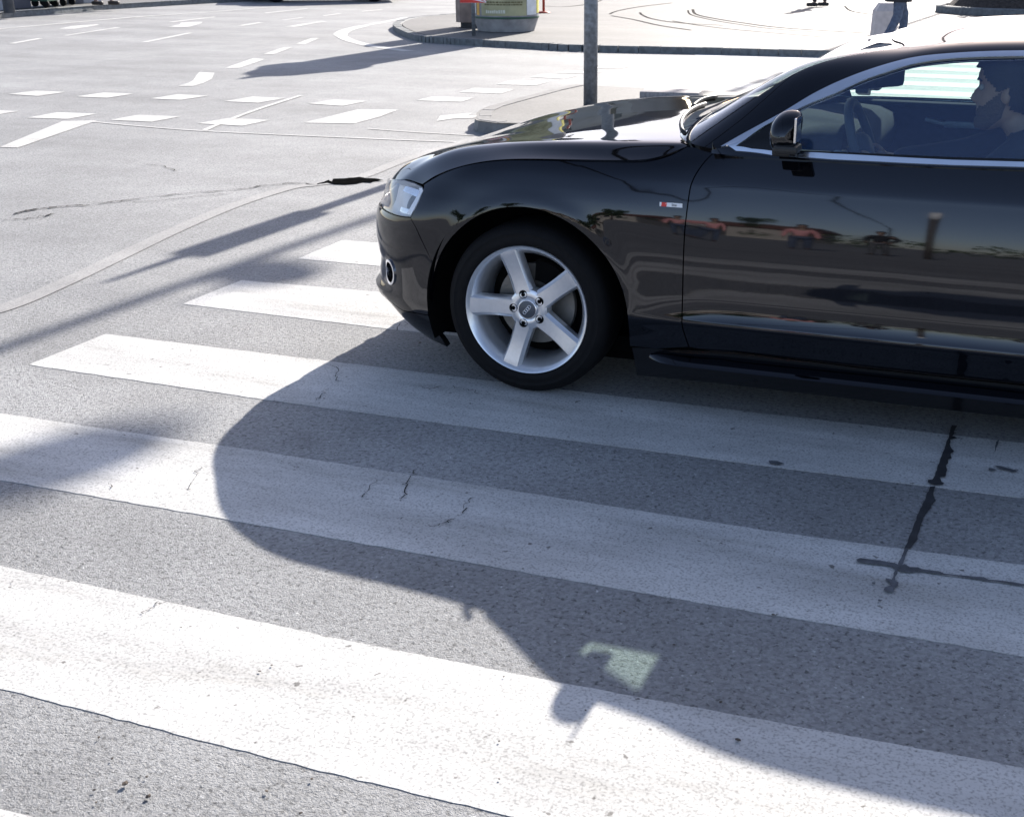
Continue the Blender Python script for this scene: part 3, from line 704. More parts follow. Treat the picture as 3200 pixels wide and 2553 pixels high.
bpar = np.array([0, .10, .17, .34, .60, .90])
bb = np.linspace(0, .90, 260); HT = np.zeros((420, 260, 3))
for i in range(420):
    for c_ in range(3): HT[i, :, c_] = pchip(bpar, A_[i, :, c_])(bb)
def soft(T_, ka, kb):
    for ax_, k_ in ((0, ka), (1, kb)):
        kr = np.hanning(2*k_+3)[1:-1]; kr /= kr.sum(); pw = [(0, 0)]*3; pw[ax_] = (k_, k_)
        P_ = np.pad(T_, pw, mode='reflect', reflect_type='odd'); out = np.zeros_like(T_)
        for i in range(2*k_+1): out += kr[i]*np.take(P_, np.arange(i, i+T_.shape[ax_]), axis=ax_)
        T_ = out
    return T_
HT = soft(HT, 60, 7)
H = Surf(HT, 1.25, .90)
# greenhouse
g5 = [(.40,.985),(.58,1.055),(.76,1.145),(.95,1.228),(1.15,1.303),(1.45,1.358),(2.0,1.372),(2.5,1.315),(2.9,1.19),(3.25,1.03)]
g4 = [(.43,.6,.985),(.60,.6,1.052),(.79,.605,1.135),(.98,.61,1.215),(1.18,.615,1.290),(1.47,.62,1.344),(2.0,.62,1.357),(2.5,.61,1.30),(2.9,.58,1.175),(3.22,.56,1.02)]
g3 = [(.578,.10,.964),(.70,.167,1.056),(.834,.23,1.153),(1.00,.303,1.236),(1.253,.36,1.284),(1.5,.377,1.315),(2.0,.38,1.325),(2.5,.365,1.27),(2.9,.33,1.14),(3.2,.28,.99)]
g2 = [(.68,.058,.954),(.78,.10,1.012),(.90,.152,1.082),(1.05,.212,1.17),(1.25,.256,1.245),(1.5,.275,1.281),(2.0,.28,1.287),(2.45,.27,1.235),(2.8,.25,1.12),(3.1,.22,.985)]
g0 = [(.67,.050,.940),(.80,.053,.936),(.92,.056,.934),(1.08,.057,.934),(1.27,.057,.934),(1.5,.057,.938),(2.0,.062,.948),(2.42,.072,.958),(2.75,.108,.96),(3.08,.178,.955)]
g1 = [((a[0]+b[0])/2, (a[1]+b[1])/2-.018*min(1, (b[2]-a[2])/.3), (a[2]+b[2])/2+.006) for a, b in zip(g0, g2)]
R_ = np.array([g0, g1, g2, g3, g4, [(a, .927, b) for a, b in g5]])
fa = nat(np.arange(10), np.transpose(R_, (1, 0, 2))); A_ = fa(np.linspace(0, 9, 500))
bpar = np.array([0, .17, .34, .47, .78, 1.1])
fb = nat(bpar, np.transpose(A_, (1, 0, 2))); DT = np.transpose(fb(np.linspace(0, 1.1, 320)), (1, 0, 2))
DM = Surf(DT, 3.0, 1.1)

# ------------------------------------------------------------------ car body panels
def s_w(wv):   # front part of the perimeter where the outline reaches inboard distance wv
    g = np.linspace(0, 1.1, 1500); p = PF(g); return g[np.argmin(abs(p[:, 1]-wv))]
arch = [(-.436,.245),(-.415,.36),(-.388,.455),(-.333,.553),(-.254,.632),(-.177,.682),(-.102,.709),(-.028,.720),(.045,.717),(.117,.699),(.188,.668),(.26,.618),(.322,.553),(.365,.48),(.391,.40),(.402,.32),(.404,.235)]
A_ab = [np.array(wu(u, z)[1:]) for u, z in arch]
def sm(P, k=4): return cr(P, k)
hl_side = [(1262,561),(1297,572),(1319,583),(1323,594),(1307,630),(1294,656),(1282,679),(1258,677),(1236,672)]
HLp = trace(W, hl_side)
hl_front_bot = [np.array([s_w(w_), z-ZL]) for w_, z in [(.34,.612),(.45,.612),(.56,.622),(.63,.640)]]
hl_front_top = [np.array([s_w(w_), z-ZL]) for w_, z in [(.65,.668),(.50,.688),(.36,.712)]]
HL = HLp+hl_front_bot+hl_front_top
seamBF = trace(W, [(1283,681),(1300,712),(1322,760),(1348,812)])
ifr = min(range(len(A_ab)), key=lambda i: np.linalg.norm(A_ab[i]-seamBF[-1]))
g = .0022
# front bumper
bot = trace(W, [(1337,984),(1300,977),(1258,969)])
botf = [np.array([s_w(w_), z-ZL]) for w_, z in [(.26,.268),(.35,.262),(.50,.262),(.62,.262)]]
grille = [np.array([0, .17-.0]), np.array([s_w(.72), .17]), np.array([s_w(.655), .24]), np.array([s_w(.645), .46]), np.array([s_w(.70), .60]), np.array([0, .605])]
fr = [np.array([s_w(.70)+.0, .19]), np.array([s_w(.65), .24]), np.array([s_w(.64), .46]), np.array([s_w(.69), .575])]
top_f = [np.array([s_w(w_), z-ZL]) for w_, z in [(.655,.668),(.645,.636),(.56,.617),(.45,.607),(.34,.607)]]
bump = A_ab[1:ifr+1]+[p-np.array([g, 0]) for p in seamBF[::-1]]
bump = bump+[p-np.array([0, g*1.5]) for p in HLp[6:]]+[p for p in top_f[::-1]]+fr[::-1]+botf[::-1]+bot[::-1]
rc = trace(W, [(1221, 850)])[0]; ring = [rc+np.array([.046*math.cos(t), .052*math.sin(t)]) for t in np.linspace(0, 2*PI, 28, endpoint=False)]
patch('front_bumper', W, bump, M['black_paint'], holes=[ring], rim=.02)
patch('grille', W, [np.array([0, .17]), fr[0], fr[1], fr[2], fr[3], np.array([0, .58])], M['black_plastic'], off=-.02, rim=-.015)
ringi = [rc+(p-rc)*.80 for p in ring]
patch('fog_light_ring', W, ring, M['chrome'], holes=[ringi], off=.006, rim=.02, h=.008)
patch('fog_light_recess', W, ring, M['black_gloss'], off=-.03, rim=-.03, h=.012)
# black lower valance under the bumper
patch('lower_valance', W, [bot[0]-np.array([0, .004])]+[p-np.array([0, .004]) for p in bot[1:]]+[p-np.array([0, .004]) for p in botf]+[np.array([0, .17]), np.array([0, .03])]+[np.array([s_w(w_), .03]) for w_ in (.5, .3, .15)]+[np.array(wu(-.50,.105)[1:]), np.array(wu(-.445,.10)[1:])], M['black_gloss'], rim=.02)
# front fender
shut = trace(W, [(1326,578),(1372,550),(1449,521),(1559,504),(1681,503),(1856,507),(1972,508),(2030,504),(2088,490),(2148,460)])
seamD = [(2238,471),(2205,503),(2179,538),(2164,567),(2156,594),(2148,650),(2142,700),(2139,735),(2134,878),(2131,989),(2136,1034),(2153,1084)]
SD = trace(W, seamD)
fen = sm(shut, 3)+[SD[0]-np.array([g, 0])]+[p-np.array([g, 0]) for p in sm(SD, 3)[1:]]
fen += [np.array(wu(.50,.232)[1:])]+sm(A_ab, 3)[::-1][:len(sm(A_ab, 3))-3*ifr]
fen += [p+np.array([g, 0]) for p in seamBF[::-1][1:]]+[HLp[5]+[.004, 0], HLp[4]+[.004, 0], HLp[3]+[.004, 0]]
patch('front_fender', W, fen, M['black_paint'], rim=.018)
# door
belt = [(2248,472),(2416,493),(2748,512),(3200,530)]
DB = trace(W, belt)
rs = [np.array(wu(u, z)[1:]) for u, z in [(1.98,.955),(2.02,.80),(2.03,.60),(2.01,.45),(1.96,.32),(1.90,.247)]]
dbot = [np.array(wu(u, z)[1:]) for u, z in [(1.607,.241),(1.219,.242),(.95,.249),(.80,.252)]]+trace(W, [(2250,1102)])
door = [p+np.array([g, 0]) for p in sm(SD, 3)[1:]]
doorP = DB+rs+dbot+door[::-1]
dr = patch('door', W, doorP, M['black_paint'], rim=.02)
# rear quarter and tail
A2 = [np.array(wu(2.75+u, z)[1:]) for u, z in arch[1:]]
rq = [rs[i]+np.array([g*2, 0]) for i in range(len(rs))][::-1]+[np.array(wu(1.97, .958)[1:])]
quarter = [np.array(wu(1.90,.215)[1:])]+rq+[np.array(wu(2.6,.965)[1:]), np.array(wu(3.1,.965)[1:]), np.array([LA-.85, .89]), np.array([LA, .89]), np.array([LA, .18]), np.array([LA-.8, .16]), np.array(wu(3.3,.24)[1:])]+sm(A2, 2)[::-1]
patch('rear_quarter_panel', W, quarter, M['black_paint'], rim=.02, h=.03)
# sill and blade
patch('sill', W, [np.array(wu(u, z)[1:]) for u, z in [(.41,.226),(.55,.231),(.80,.246),(1.219,.236),(1.607,.235),(1.92,.238),(2.3,.21),(2.3,.11),(.42,.11)]], M['black_gloss'], off=-.004)
mb = MB(); us = np.linspace(.46, 2.32, 30); prof = []
for u in us:
    e = min(1, (u-.46)/.10, (2.34-u)/.1); e = max(.05, e)**.5
    prof.append([(u, .050, .232), (u, .050-.062*e, .222-.012*e), (u, .050-.085*e, .207-.014*e), (u, .050-.088*e, .190), (u, .055, .176)])
V_ = [(a, b-HALF, c) for r in prof for (a, b, c) in r]
mb.add(V_, [(i*5+j, i*5+j+1, (i+1)*5+j+1, (i+1)*5+j) for i in range(29) for j in range(4)]+[(0, 1, 2, 3, 4), (149, 148, 147, 146, 145)])
sb = mb.build('sill_blade', M['black_paint'], car, angle=40)
c = sb.copy(); COL.objects.link(c); c.scale.y = -1
# hood
hood = [np.array(p) for p in [(0.0, .0), (1.25, .0), (1.25, .9), (0., .9)]]
patch('hood', H, hood, M['black_paint'], rim=.02, h=.018)
# dark backing behind the gaps
hole_a = [np.array([s_at(max(-.45, min(.45, .445*math.cos(t)))), .325+.43*math.sin(t)-ZL]) for t in np.linspace(0, PI, 24)]
hole_a = [np.array([s_at(.445), .02])]+hole_a+[np.array([s_at(-.445), .02])]
back = [np.array([.9, .06]), np.array([.9, .50]), np.array([s_at(-.46), .60]), np.array([s_at(-.28), .72]), np.array([s_at(.0), .775]), np.array([s_at(.5), .80]), np.array([s_at(.62), .86]), np.array([s_at(3.2), .87]), np.array([s_at(3.2), .74]), np.array([s_at(2.0), .05]), np.array([s_at(.47), .05])]
patch('inner_panel', W, [back[1], back[2], back[3], back[4], back[5], back[6], np.array([s_at(2.2), .86]), np.array([s_at(2.2), .05]), np.array([s_at(.47), .05])]+hole_a[1:-1]+[np.array([s_at(-.46), .10]), np.array([.9, .10])], M['liner'], off=-.028, h=.04)
patch('hood_gutter', H, [np.array(p) for p in [(.0, .0), (.95, .0), (.95, .12), (0, .12)]], M['liner'], off=-.018, h=.04)
# ---- greenhouse
chrO = trace(DM, [(2253,461),(2300,434),(2380,390),(2456,348),(2532,302),(2608,264),(2722,220),(2836,188),(2950,173),(3065,166),(3200,163),(2.0,.28,1.287),(2.3,.27,1.257),(2.55,.262,1.205),(2.75,.25,1.135),(2.88,.22,1.06),(2.93,.17,.985),(2.88,.14,.968)])
beltL = trace(DM, [(3200,524),(2980,518),(2748,507),(2600,500),(2416,487),(2300,473)])
rear_b = trace(DM, [(2.7,.10,.962),(2.3,.065,.953),(2.0,.062,.949)])
trimO = sm(chrO, 3)+rear_b+beltL
chrI = trace(DM, [(2300,459),(2340,432),(2392,396),(2502,340),(2608,296),(2684,260),(2760,233),(2836,209),(2912,194),(3027,184),(3200,180),(2.0,.275,1.270),(2.3,.265,1.238),(2.53,.258,1.188),(2.71,.246,1.122),(2.84,.215,1.05),(2.885,.17,.992),(2.84,.14,.982)])
beltI = trace(DM, [(3200,508),(2980,502),(2748,490),(2600,482),(2416,474),(2350,467)])
rear_i = trace(DM, [(2.66,.10,.974),(2.3,.068,.966),(2.0,.064,.963)])
winI = sm(chrI, 3)+rear_i+beltI
patch('window_trim', DM, trimO, M['chrome'], holes=[winI], off=.006, rim=.012, h=.02)
patch('side_window', DM, winI, M['glass'], off=-.004, h=.03)
patch('window_seal', DM, winI, M['black_gloss'], holes=[[winI_c+(p-winI_c)*np.array([.992, .955]) for p in winI] for winI_c in [np.mean(winI, 0)]], off=-.001, h=.02)
sail = trace(DM, [(2302,457),(2342,431),(2392,397),(2416,386),(2419,473),(2350,467)])
patch('mirror_sail_panel', DM, sail, M['black_gloss'], off=.001, h=.02)
mid_t = [p for p in trimO]
ctr = np.mean(mid_t, 0); holeT = [(p+q)/2 for p, q in zip(sm(chrO, 3), sm(chrI, 3))]+[(p+q)/2 for p, q in zip(rear_b, rear_i)]+[(p+q)/2 for p, q in zip(beltL, beltI)]
patch('roof', DM, [np.array(p) for p in [(0, .468), (1.30, .470), (1.333, .50), (1.343, 1.1), (2.35, 1.1), (2.35, .52), (3, .52), (3, 0), (0, 0)]], M['black_paint'], holes=[holeT], rim=.03, h=.02)
patch('windscreen', DM, [np.array(p) for p in [(0.0, .480), (1.30, .482), (1.328, .51), (1.338, 1.1), (0, 1.1)]], M['wglass'], off=-.004, h=.03)
patch('rear_window', DM, [np.array(p) for p in [(2.36, .53), (2.97, .53), (2.97, 1.1), (2.36, 1.1)]], M['wglass'], off=-.004, h=.03)
patch('boot_lid', DM, [np.array(p) for p in [(2.97, 0), (3.0, 0), (3.0, 1.1), (2.97, 1.1)]], M['black_paint'], off=-.002, h=.03)
# boot deck closing the back
mb = MB(); L_ = [DM.ev(np.array([3.0, b])) for b in np.linspace(0, 1.1, 12)]; T_ = [np.array([x, y, .962]) for x, y in [tuple(PF(s_)) for s_ in np.linspace(s_at(3.12), LA, 12)]]
for i, p in enumerate(T_): T_[i] = p+np.array([-.04, .06*(1-i/11), .0])
mb.add([(p[0], p[1]-HALF, p[2]) for p in L_+T_], [(i, i+1, 13+i, 12+i) for i in range(11)])
o = mb.build('boot_lid', M['black_paint'], car, smooth=True); c = o.copy(); COL.objects.link(c); c.scale.y = -1
# headlining strip and pillar inside
patch('headlining', DM, [np.array(p) for p in [(0.05, .385), (1.2, .455), (1.36, .47), (1.40, 1.1), (2.33, 1.1), (2.33, .55), (2.9, .5), (2.9, .35), (1.8, .36), (1.3, .37), (.7, .375)]], M['interior'], off=-.035, h=.05)
# cowl and wipers
mb = MB(); hb = [H.ev(np.array([1.25, b])) for b in np.linspace(0.02, .9, 16)]; wb = [DM.ev(np.array([0.0, b])) for b in np.linspace(.47, 1.1, 16)]
hb = [p+np.array([0, 0, -.022]) for p in hb]; wb = [p+np.array([.03, 0, -.006]) for p in wb]
mb.add([(p[0], p[1]-HALF, p[2]) for p in hb+wb], [(i, i+1, 17+i, 16+i) for i in range(15)])
o = mb.build('cowl', M['black_plastic'], car, smooth=True); c = o.copy(); COL.objects.link(c); c.scale.y = -1
for b0, b1, a1 in ((.50, .82, .22), (.86, 1.09, .20)):
    pts = []
    for t in np.linspace(0, 1, 10):
        ab = np.array([.02+a1*(t**1.3)*.55, b0+(b1-b0)*t]); p = DM.ev(ab)+DM.nrm(ab)*(.022+.01*math.sin(t*PI)); pts.append((p[0], p[1]-HALF, p[2]))
    w_ = MB().tube(pts, .008, 8).build('wiper', M['black_plastic'], car, smooth=True)
    pts2 = [(x-.005, y, z-.012) for x, y, z in pts[3:]]
    MB().tube(pts2, [.005]*len(pts2), 6).build('wiper_blade', M['rubber'], w_)
# ---- headlight
lens = patch('headlight', W, HL, M['lens'], off=-.001, h=.014)
for L_ in [o for o in car.children if o.name.startswith('headlight')]:
    sgn = L_.scale.y
    def sub(name, poly, m, off, rim=0., h=.014, holes=()):
        o = patch(name, W, poly, m, off=off, rim=rim, parent=L_, mirror=False, h=h, holes=holes); return o
    cH = np.mean(HL, 0)
    sub('headlight_bowl', [cH+(p-cH)*.97 for p in HL], M['lampbowl'], -.055, -.05)
    stripR = [HLp[2]-[.010, .004], HLp[3]-[.008, .002], HLp[4]-[.007, 0], HLp[5]-[.007, 0], HLp[6]+[-.008, .008], HLp[6]+[-.042, .008], HLp[5]-[.044, 0], HLp[4]-[.042, 0], HLp[3]-[.034, .008], HLp[2]-[.035, .006]]
    sub('daytime_light_strip', stripR, M['drl'], -.008, .02)
    topS = [HLp[0]-[.02, .012], HLp[1]-[.01, .012], HLp[2]-[.036, .010], HLp[2]-[.036, .038], HLp[1]-[.012, .038], HLp[0]-[.02, .034]]
    sub('indicator_reflector', topS, M['reflector'], -.028, .01)
    mid = (HLp[1]+HLp[7])/2-[.015, 0.005]
    cir = [mid+np.array([.034*math.cos(t), .034*math.sin(t)]) for t in np.linspace(0, 2*PI, 18, endpoint=False)]
    sub('projector_lamp', cir, M['galv'], -.03, .02, .01)
    low = [HLp[7]+[.01, .012], HLp[8]+[0, .014], HLp[8]+[-.03, .016], HLp[8]+[-.03, .034], HLp[8]+[0, .034], HLp[7]+[.008, .034]]
    sub('lower_reflector', low, M['reflector'], -.026, .01)
# ---- badge on the fender
pb = trace(W, [(2062,632),(2133,637),(2133,650),(2062,645)])
bg_ = patch('side_badge', W, pb, M['white'], off=.004, rim=.003, h=.01, mirror=False)
pr = [pb[0]+(pb[1]-pb[0])*.10, pb[0]+(pb[1]-pb[0])*.33, pb[3]+(pb[2]-pb[3])*.30, pb[3]+(pb[2]-pb[3])*.07]
patch('badge_red_mark', W, pr, M['red'], off=.0048, h=.01, mirror=False, parent=bg_)
def text(body, size, name, m, loc, rot, parent=None, ext=.0004, align='CENTER'):
    cu = D.curves.new(name, 'FONT'); cu.body = body; cu.size = size; cu.extrude = ext; cu.align_x = align; cu.align_y = 'CENTER'
    t = D.objects.new(name, cu); COL.objects.link(t); bpy.context.view_layer.update()
    me = bpy.data.meshes.new_from_object(t.evaluated_get(bpy.context.evaluated_depsgraph_get())); D.objects.remove(t); 
    o = D.objects.new(name, me); COL.objects.link(o); me.materials.clear(); me.materials.append(m)
    o.location = loc; o.rotation_euler = rot
    if parent: o.parent = parent
    return o
pc = W.ev((pb[0]+pb[2])/2); pn = W.nrm((pb[0]+pb[2])/2)
for txt, du, mm in (('S', -.017, 'white'), ('line', .012, 'tar_grey')):
    q = pc+pn*.0052; text(txt, .013, 'badge_lettering', M[mm], (q[0]+du, q[1]-HALF, q[2]), (math.radians(88), 0, 0), bg_)
# ---- door mirror (axis along the width)
def mirror_part():
    secs = []
    ws = np.linspace(.0, 1, 14)
    mb = MB(); n_ = 28
    for t in ws:
        wv = .012-.112*t
        k = (1-(2*abs(t-.46))**3.2*.45) if t > .46 else (1-(2*abs(t-.46))**2.4*.55)
        if t == 1: k *= .55
        if t == 0: k *= .8
        k *= 1-.22*t*t; cu, cz = .946-.012*t, 1.052-.030*t
        hu, hz = .056*k, .068*k
        for j in range(n_):
            a = 2*PI*j/n_; ca, sa = math.cos(a), math.sin(a)
            x = hu*np.sign(ca)*abs(ca)**(.75 if ca > 0 else .95); z = hz*np.sign(sa)*abs(sa)**.72
            if ca > 0: x *= .86
            if sa > 0: x += .012*sa
            mb.v.append((cu+x, wv-HALF, cz+z))
    for i in range(13):
        for j in range(n_): mb.f.append((i*n_+j, i*n_+(j+1) % n_, (i+1)*n_+(j+1) % n_, (i+1)*n_+j)); mb.m.append(0)
    mb.f += [tuple(range(n_)), tuple(13*n_+j for j in range(n_))]; mb.m += [0, 0]
    o = mb.build('door_mirror', M['black_paint'], car, angle=50)
    f = MB()
    f.box((.955, -.075-HALF, .990), (.080, .100, .026), bev=.010)
    f.box((.925, .010-HALF, .978), (.060, .10, .030), Matrix.Rotation(.2, 3, 'X'), bev=.008)
    f.build('mirror_foot', M['black_plastic'], o)
    f = MB(); f.box((.984, -.070-HALF, 1.052), (.008, .095, .080), bev=.003); f.build('mirror_glass', M['mirror'], o)
    return o
m1 = mirror_part()
c = copy_tree(m1, car); c.scale.y = -1
# ---- under the body
mb = MB(); mb.box((1.5, 0, .17), (3.9, 1.42, .06)); mb.box((1.35, 0, .19), (1.9, 1.72, .05)); mb.box((-.56, 0, .20), (.30, .9, .10)); mb.box((.95-.4, 0, .55), (.05, 1.5, .7)); mb.box((-.50, 0, .42), (.1, 1.35, .35))
for sg in (-1, 1): mb.box((.03, sg*.60, .36), (1.0, .02, .50)); mb.box((2.75, sg*.60, .36), (1.0, .02, .50))
mb.box((.2, 0, .105), (1.0, 1.30, .03)); mb.box((.30, 0, .15), (.6, 1.2, .10));
mb.build('underbody', M['liner'], car)
for u0 in (0, 2.75):
    mb = MB(); mb.lathe([(.425, .012), (.43, .30), (.05, .31)], 40, (u0, -HALF, .325), 'y', -.25, PI+.36)
    o = mb.build('wheel_arch_liner', M['liner'], car, smooth=True); c = o.copy(); COL.objects.link(c); c.scale.y = -1
# ---- wheels: outer face at y = 0, axle along y
def make_wheel():
    mb = MB()
    mb.lathe([(.2415, .012), (.2465, .006), (.2445, .001), (.2400, .0030), (.2325, .009), (.2270, .018), (.2190, .032), (.2090, .055), (.2030, .09), (.2010, .15), (.2040, .22), (.228, .236)], 96, axis='y')
    # hub bowl
    mb.lathe([(.0, .030), (.036, .030), (.040, .027), (.052, .0255), (.066, .0265), (.076, .031), (.080, .042), (.078, .075), (.0, .08)], 60, axis='y')
    for k in range(5):
        a = PI+k*2*PI/5; ca, sa = math.cos(a), math.sin(a); rs_ = [.050, .075, .10, .13, .16, .19, .212, .2275, .2345]; V_ = []; n_ = 8
        for i, r in enumerate(rs_):
            t = (r-.05)/.185; wf = .0300-.0040*math.sin(t*PI)+.001*t; y0 = .0265-.0170*t+.006*math.sin(t*PI)
            skew = .004*(t-.3)
            if r > .22: y0 = .0105+(.2345-r)*.1
            sec = [(-wf+skew, y0), (wf-.002+skew, y0+.0004), (wf+.0035+skew, y0+.006), (wf+.0110+skew, y0+.012), (wf+.0105, y0+.046), (-wf-.0095, y0+.046), (-wf-.0100+skew, y0+.015), (-wf-.0035+skew, y0+.0045)]
            for (q, y) in sec: V_.append((r*ca-q*sa, y, r*sa+q*ca))
        mb.add(V_, [(i*n_+j, i*n_+(j+1) % n_, (i+1)*n_+(j+1) % n_, (i+1)*n_+j) for i in range(len(rs_)-1) for j in range(n_)]+[tuple(range(n_)), tuple((len(rs_)-1)*n_+j for j in range(n_))])
    wh = mb.build('wheel', M['alloy'], None, angle=33)
    t = MB(); t.lathe([(.236, .020), (.2440, .010), (.2485, .004), (.257, -.003), (.272, -.0045), (.274, -.0035), (.290, -.0035), (.292, -.0045), (.304, .001), (.315, .013), (.3225, .026), (.3265, .040), (.3275, .060), (.3275, .185), (.3225, .215), (.30, .238), (.25, .24), (.236, .225)], 120, axis='y')
    for yy in (.085, .122, .160):   # tread grooves
        t.lathe([(.3278, yy-.006), (.3282, yy-.005), (.3282, yy+.005), (.3278, yy+.006)], 60, axis='y')
    t.build('tyre', M['rubber'], wh, angle=40)
    b = MB(); b.lathe([(.07, .120), (.075, .118), (.155, .118), (.157, .122), (.157, .140), (.06, .142)], 60, axis='y'); b.lathe([(0, .10), (.07, .10), (.072, .12)], 30, axis='y'); b.build('brake_disc', M['disc'], wh, angle=30)
    b = MB(); b.lathe([(.0, .165), (.198, .165)], 40, axis='y'); b.build('brake_shield', M['liner'], wh)
    b = MB(); b.lathe([(.10, .085), (.178, .085), (.182, .10), (.182, .15), (.10, .15)], 12, axis='y', a0=math.radians(52), a1=math.radians(86)); b.build('brake_caliper', M['liner'], wh)
    for k in range(5):
        a = PI+k*2*PI/5; x, z = .0585*math.cos(a), .0585*math.sin(a)
        b = MB(); b.lathe([(.0150, .0245), (.0165, .0246), (.0166, .0285), (.0150, .0250)], 20, (x, 0, z), 'y')
        b.lathe([(.0, .0268), (.0150, .0262)], 20, (x, 0, z), 'y'); b.lathe([(0, .0235), (.0075, .0235), (.009, .0258), (.009, .03)], 6, (x, 0, z), 'y'); b.build('wheel_bolt', M['liner'], wh, angle=30)
    b = MB(); b.lathe([(0, .0185), (.030, .0192), (.0335, .0205), (.0345, .024), (.0345, .034)], 40, axis='y'); cp = b.build('centre_cap', M['capm'], wh, angle=30)
    b = MB(); b.lathe([(.0340, .0205), (.0365, .0200), (.0380, .0235), (.0380, .03), (.0340, .03)], 40, axis='y'); b.build('cap_ring', M['chrome'], cp, smooth=True)
    for k in range(4):
        b = MB(); cx = (-1.5+k)*.0098; an = math.radians(-50); R2 = Matrix.Rotation(an, 3, 'Y')
        pts = [R2 @ Vector((cx+.0064*math.cos(t_), .0176, .0064*math.sin(t_))) for t_ in np.linspace(0, 2*PI, 20)]
        b.tube([tuple(p) for p in pts], .0011, 6, cap=False); b.build('emblem_ring', M['chrome'], cp, smooth=True)
    return wh
wh = make_wheel(); wh.parent = car; wh.location = (-.011, -HALF, .3262)
for loc, rz in (((2.75, -HALF, .3275), 0), ((0, HALF, .3275), PI), ((2.75, HALF, .3275), PI)):
    c = copy_tree(wh, car); c.location = loc; c.rotation_euler.z = rz
# ---- interior
mb = MB()
pr = [(.62,.90),(.72,.942),(.84,.958),(.95,.962),(1.03,.955),(1.09,.93),(1.11,.88),(1.09,.78),(1.0,.70),(.95,.45),(.62,.45)]
wsx = np.linspace(-.80, .80, 12); V_ = []
for y in wsx:
    e = 1-abs(y/.80)**6*.03; V_ += [(u, y, z*e) for u, z in pr]
k = len(pr); mb.add(V_, [(i*k+j, i*k+(j+1) % k, (i+1)*k+(j+1) % k, (i+1)*k+j) for i in range(11) for j in range(k)])
mb.build('dashboard', M['interior'], car, angle=50)
mb = MB()   # instrument hood in front of the driver
V_ = []; n_ = 12
for u, sc_ in ((.93, .80), (1.0, 1.0), (1.08, 1.02), (1.085, .95)):
    for j in range(n_): a = PI*j/(n_-1); V_.append((u, -.555+.150*math.cos(a)*sc_, .945+.070*math.sin(a)**.8*sc_))
mb.add(V_, [(i*n_+j, i*n_+j+1, (i+1)*n_+j+1, (i+1)*n_+j) for i in range(3) for j in range(n_-1)]); mb.build('instrument_hood', M['interior'], car, smooth=True)
ax = Matrix.Rotation(math.radians(-20), 3, 'Y')
def sw(p): q = ax @ Vector(p); return (q.x+1.145, q.y-.555, q.z+.925)
mb = MB(); mb.tube([sw((0, .178*math.cos(t), .178*math.sin(t))) for t in np.linspace(0, 2*PI, 48)], .0165, 12, cap=False)
st = mb.build('steering_wheel', M['seat'], car, smooth=True)
mb = MB(); mb.lathe([(0, -.03), (.05, -.028), (.07, -.01), (.072, .02), (0, .03)], 24, axis='y')
mb.v = [sw((-y, x, z)) for x, y, z in mb.v]
mb.build('airbag_hub', M['seat'], st, angle=40)
for a in (0, PI, -PI/2):
    MB().tube([sw((0, .05*math.cos(a), .05*math.sin(a))), sw((.0, .17*math.cos(a), .17*math.sin(a)))], [.022, .012], 8, flat=.5).build('steering_spoke', M['interior2'], st, smooth=True)
MB().tube([(1.11, -.555, .91), (.9, -.555, .80)], .04, 12).build('steering_column', M['interior'], st, smooth=True)
MB().tube([(1.09,-.64,.93),(1.07,-.74,.945)], [.012,.008], 8).build('indicator_stalk', M['interior2'], car, smooth=True)
mb = MB(); mb.box((1.09, -.05, 1.150), (.050, .30, .115), Matrix.Rotation(math.radians(-38), 3, 'Z'), bev=.018); rm = mb.build('rear_view_mirror', M['interior'], car, angle=40)
MB().tube([(1.06, -.03, 1.20), (1.06, 0, 1.265)], .010, 8).build('mirror_stem', M['interior'], rm)
for y0, y1 in ((-.62, -.12), (.12, .62)):
    mb = MB(); mb.box((1.165, (y0+y1)/2, 1.212), (.20, y1-y0, .018), Matrix.Rotation(-.30, 3, 'Y'), bev=.006); mb.build('sun_visor', M['interior'], car, angle=40)  # visors added and enlarged to trim the sunlit patch on the road
def seat(y0):
    mb = MB(); mb.box((1.66, y0, .52), (.52, .50, .16), Matrix.Rotation(-.12, 3, 'Y'), bev=.05)
    s_ = mb.build('seat', M['seat'], car, angle=50)
    mb = MB(); mb.box((1.97, y0, .82), (.14, .48, .62), Matrix.Rotation(.32, 3, 'Y'), bev=.05); mb.build('backrest', M['seat'], s_, angle=50)
    mb = MB(); mb.box((2.09, y0, 1.17), (.10, .26, .18), Matrix.Rotation(.25, 3, 'Y'), bev=.04); mb.build('headrest', M['seat'], s_, angle=50)
seat(-.55); seat(.38)
mb = MB(); mb.box((2.65, 0, .70), (.16, 1.2, .5), Matrix.Rotation(.45, 3, 'Y'), bev=.05); mb.build('rear_bench', M['seat'], car, angle=50)
mb = MB(); mb.box((3.1, 0, .90), (.5, 1.3, .03)); mb.build('parcel_shelf', M['interior'], car)
# door cards
for sg in (-1, 1):
    mb = MB(); mb.box((1.40, sg*.815, .70), (1.5, .05, .50), bev=.012); mb.box((1.66, sg*.805, .943), (1.8, .075, .022), bev=.008)
    dc = mb.build('door_card', M['interior'], car, angle=40)
    mb = MB(); mb.box((1.62, sg*.775, .865), (.62, .03, .028), bev=.008); mb.box((1.28, sg*.775, .872), (.11, .03, .016), Matrix.Rotation(.2, 3, 'Y'), bev=.005); mb.build('armrest_trim', M['interior2'], dc, angle=40)
mb = MB(); mb.box((1.45, 0, .40), (.9, .22, .28), bev=.03); mb.build('centre_console', M['interior'], car, angle=40)

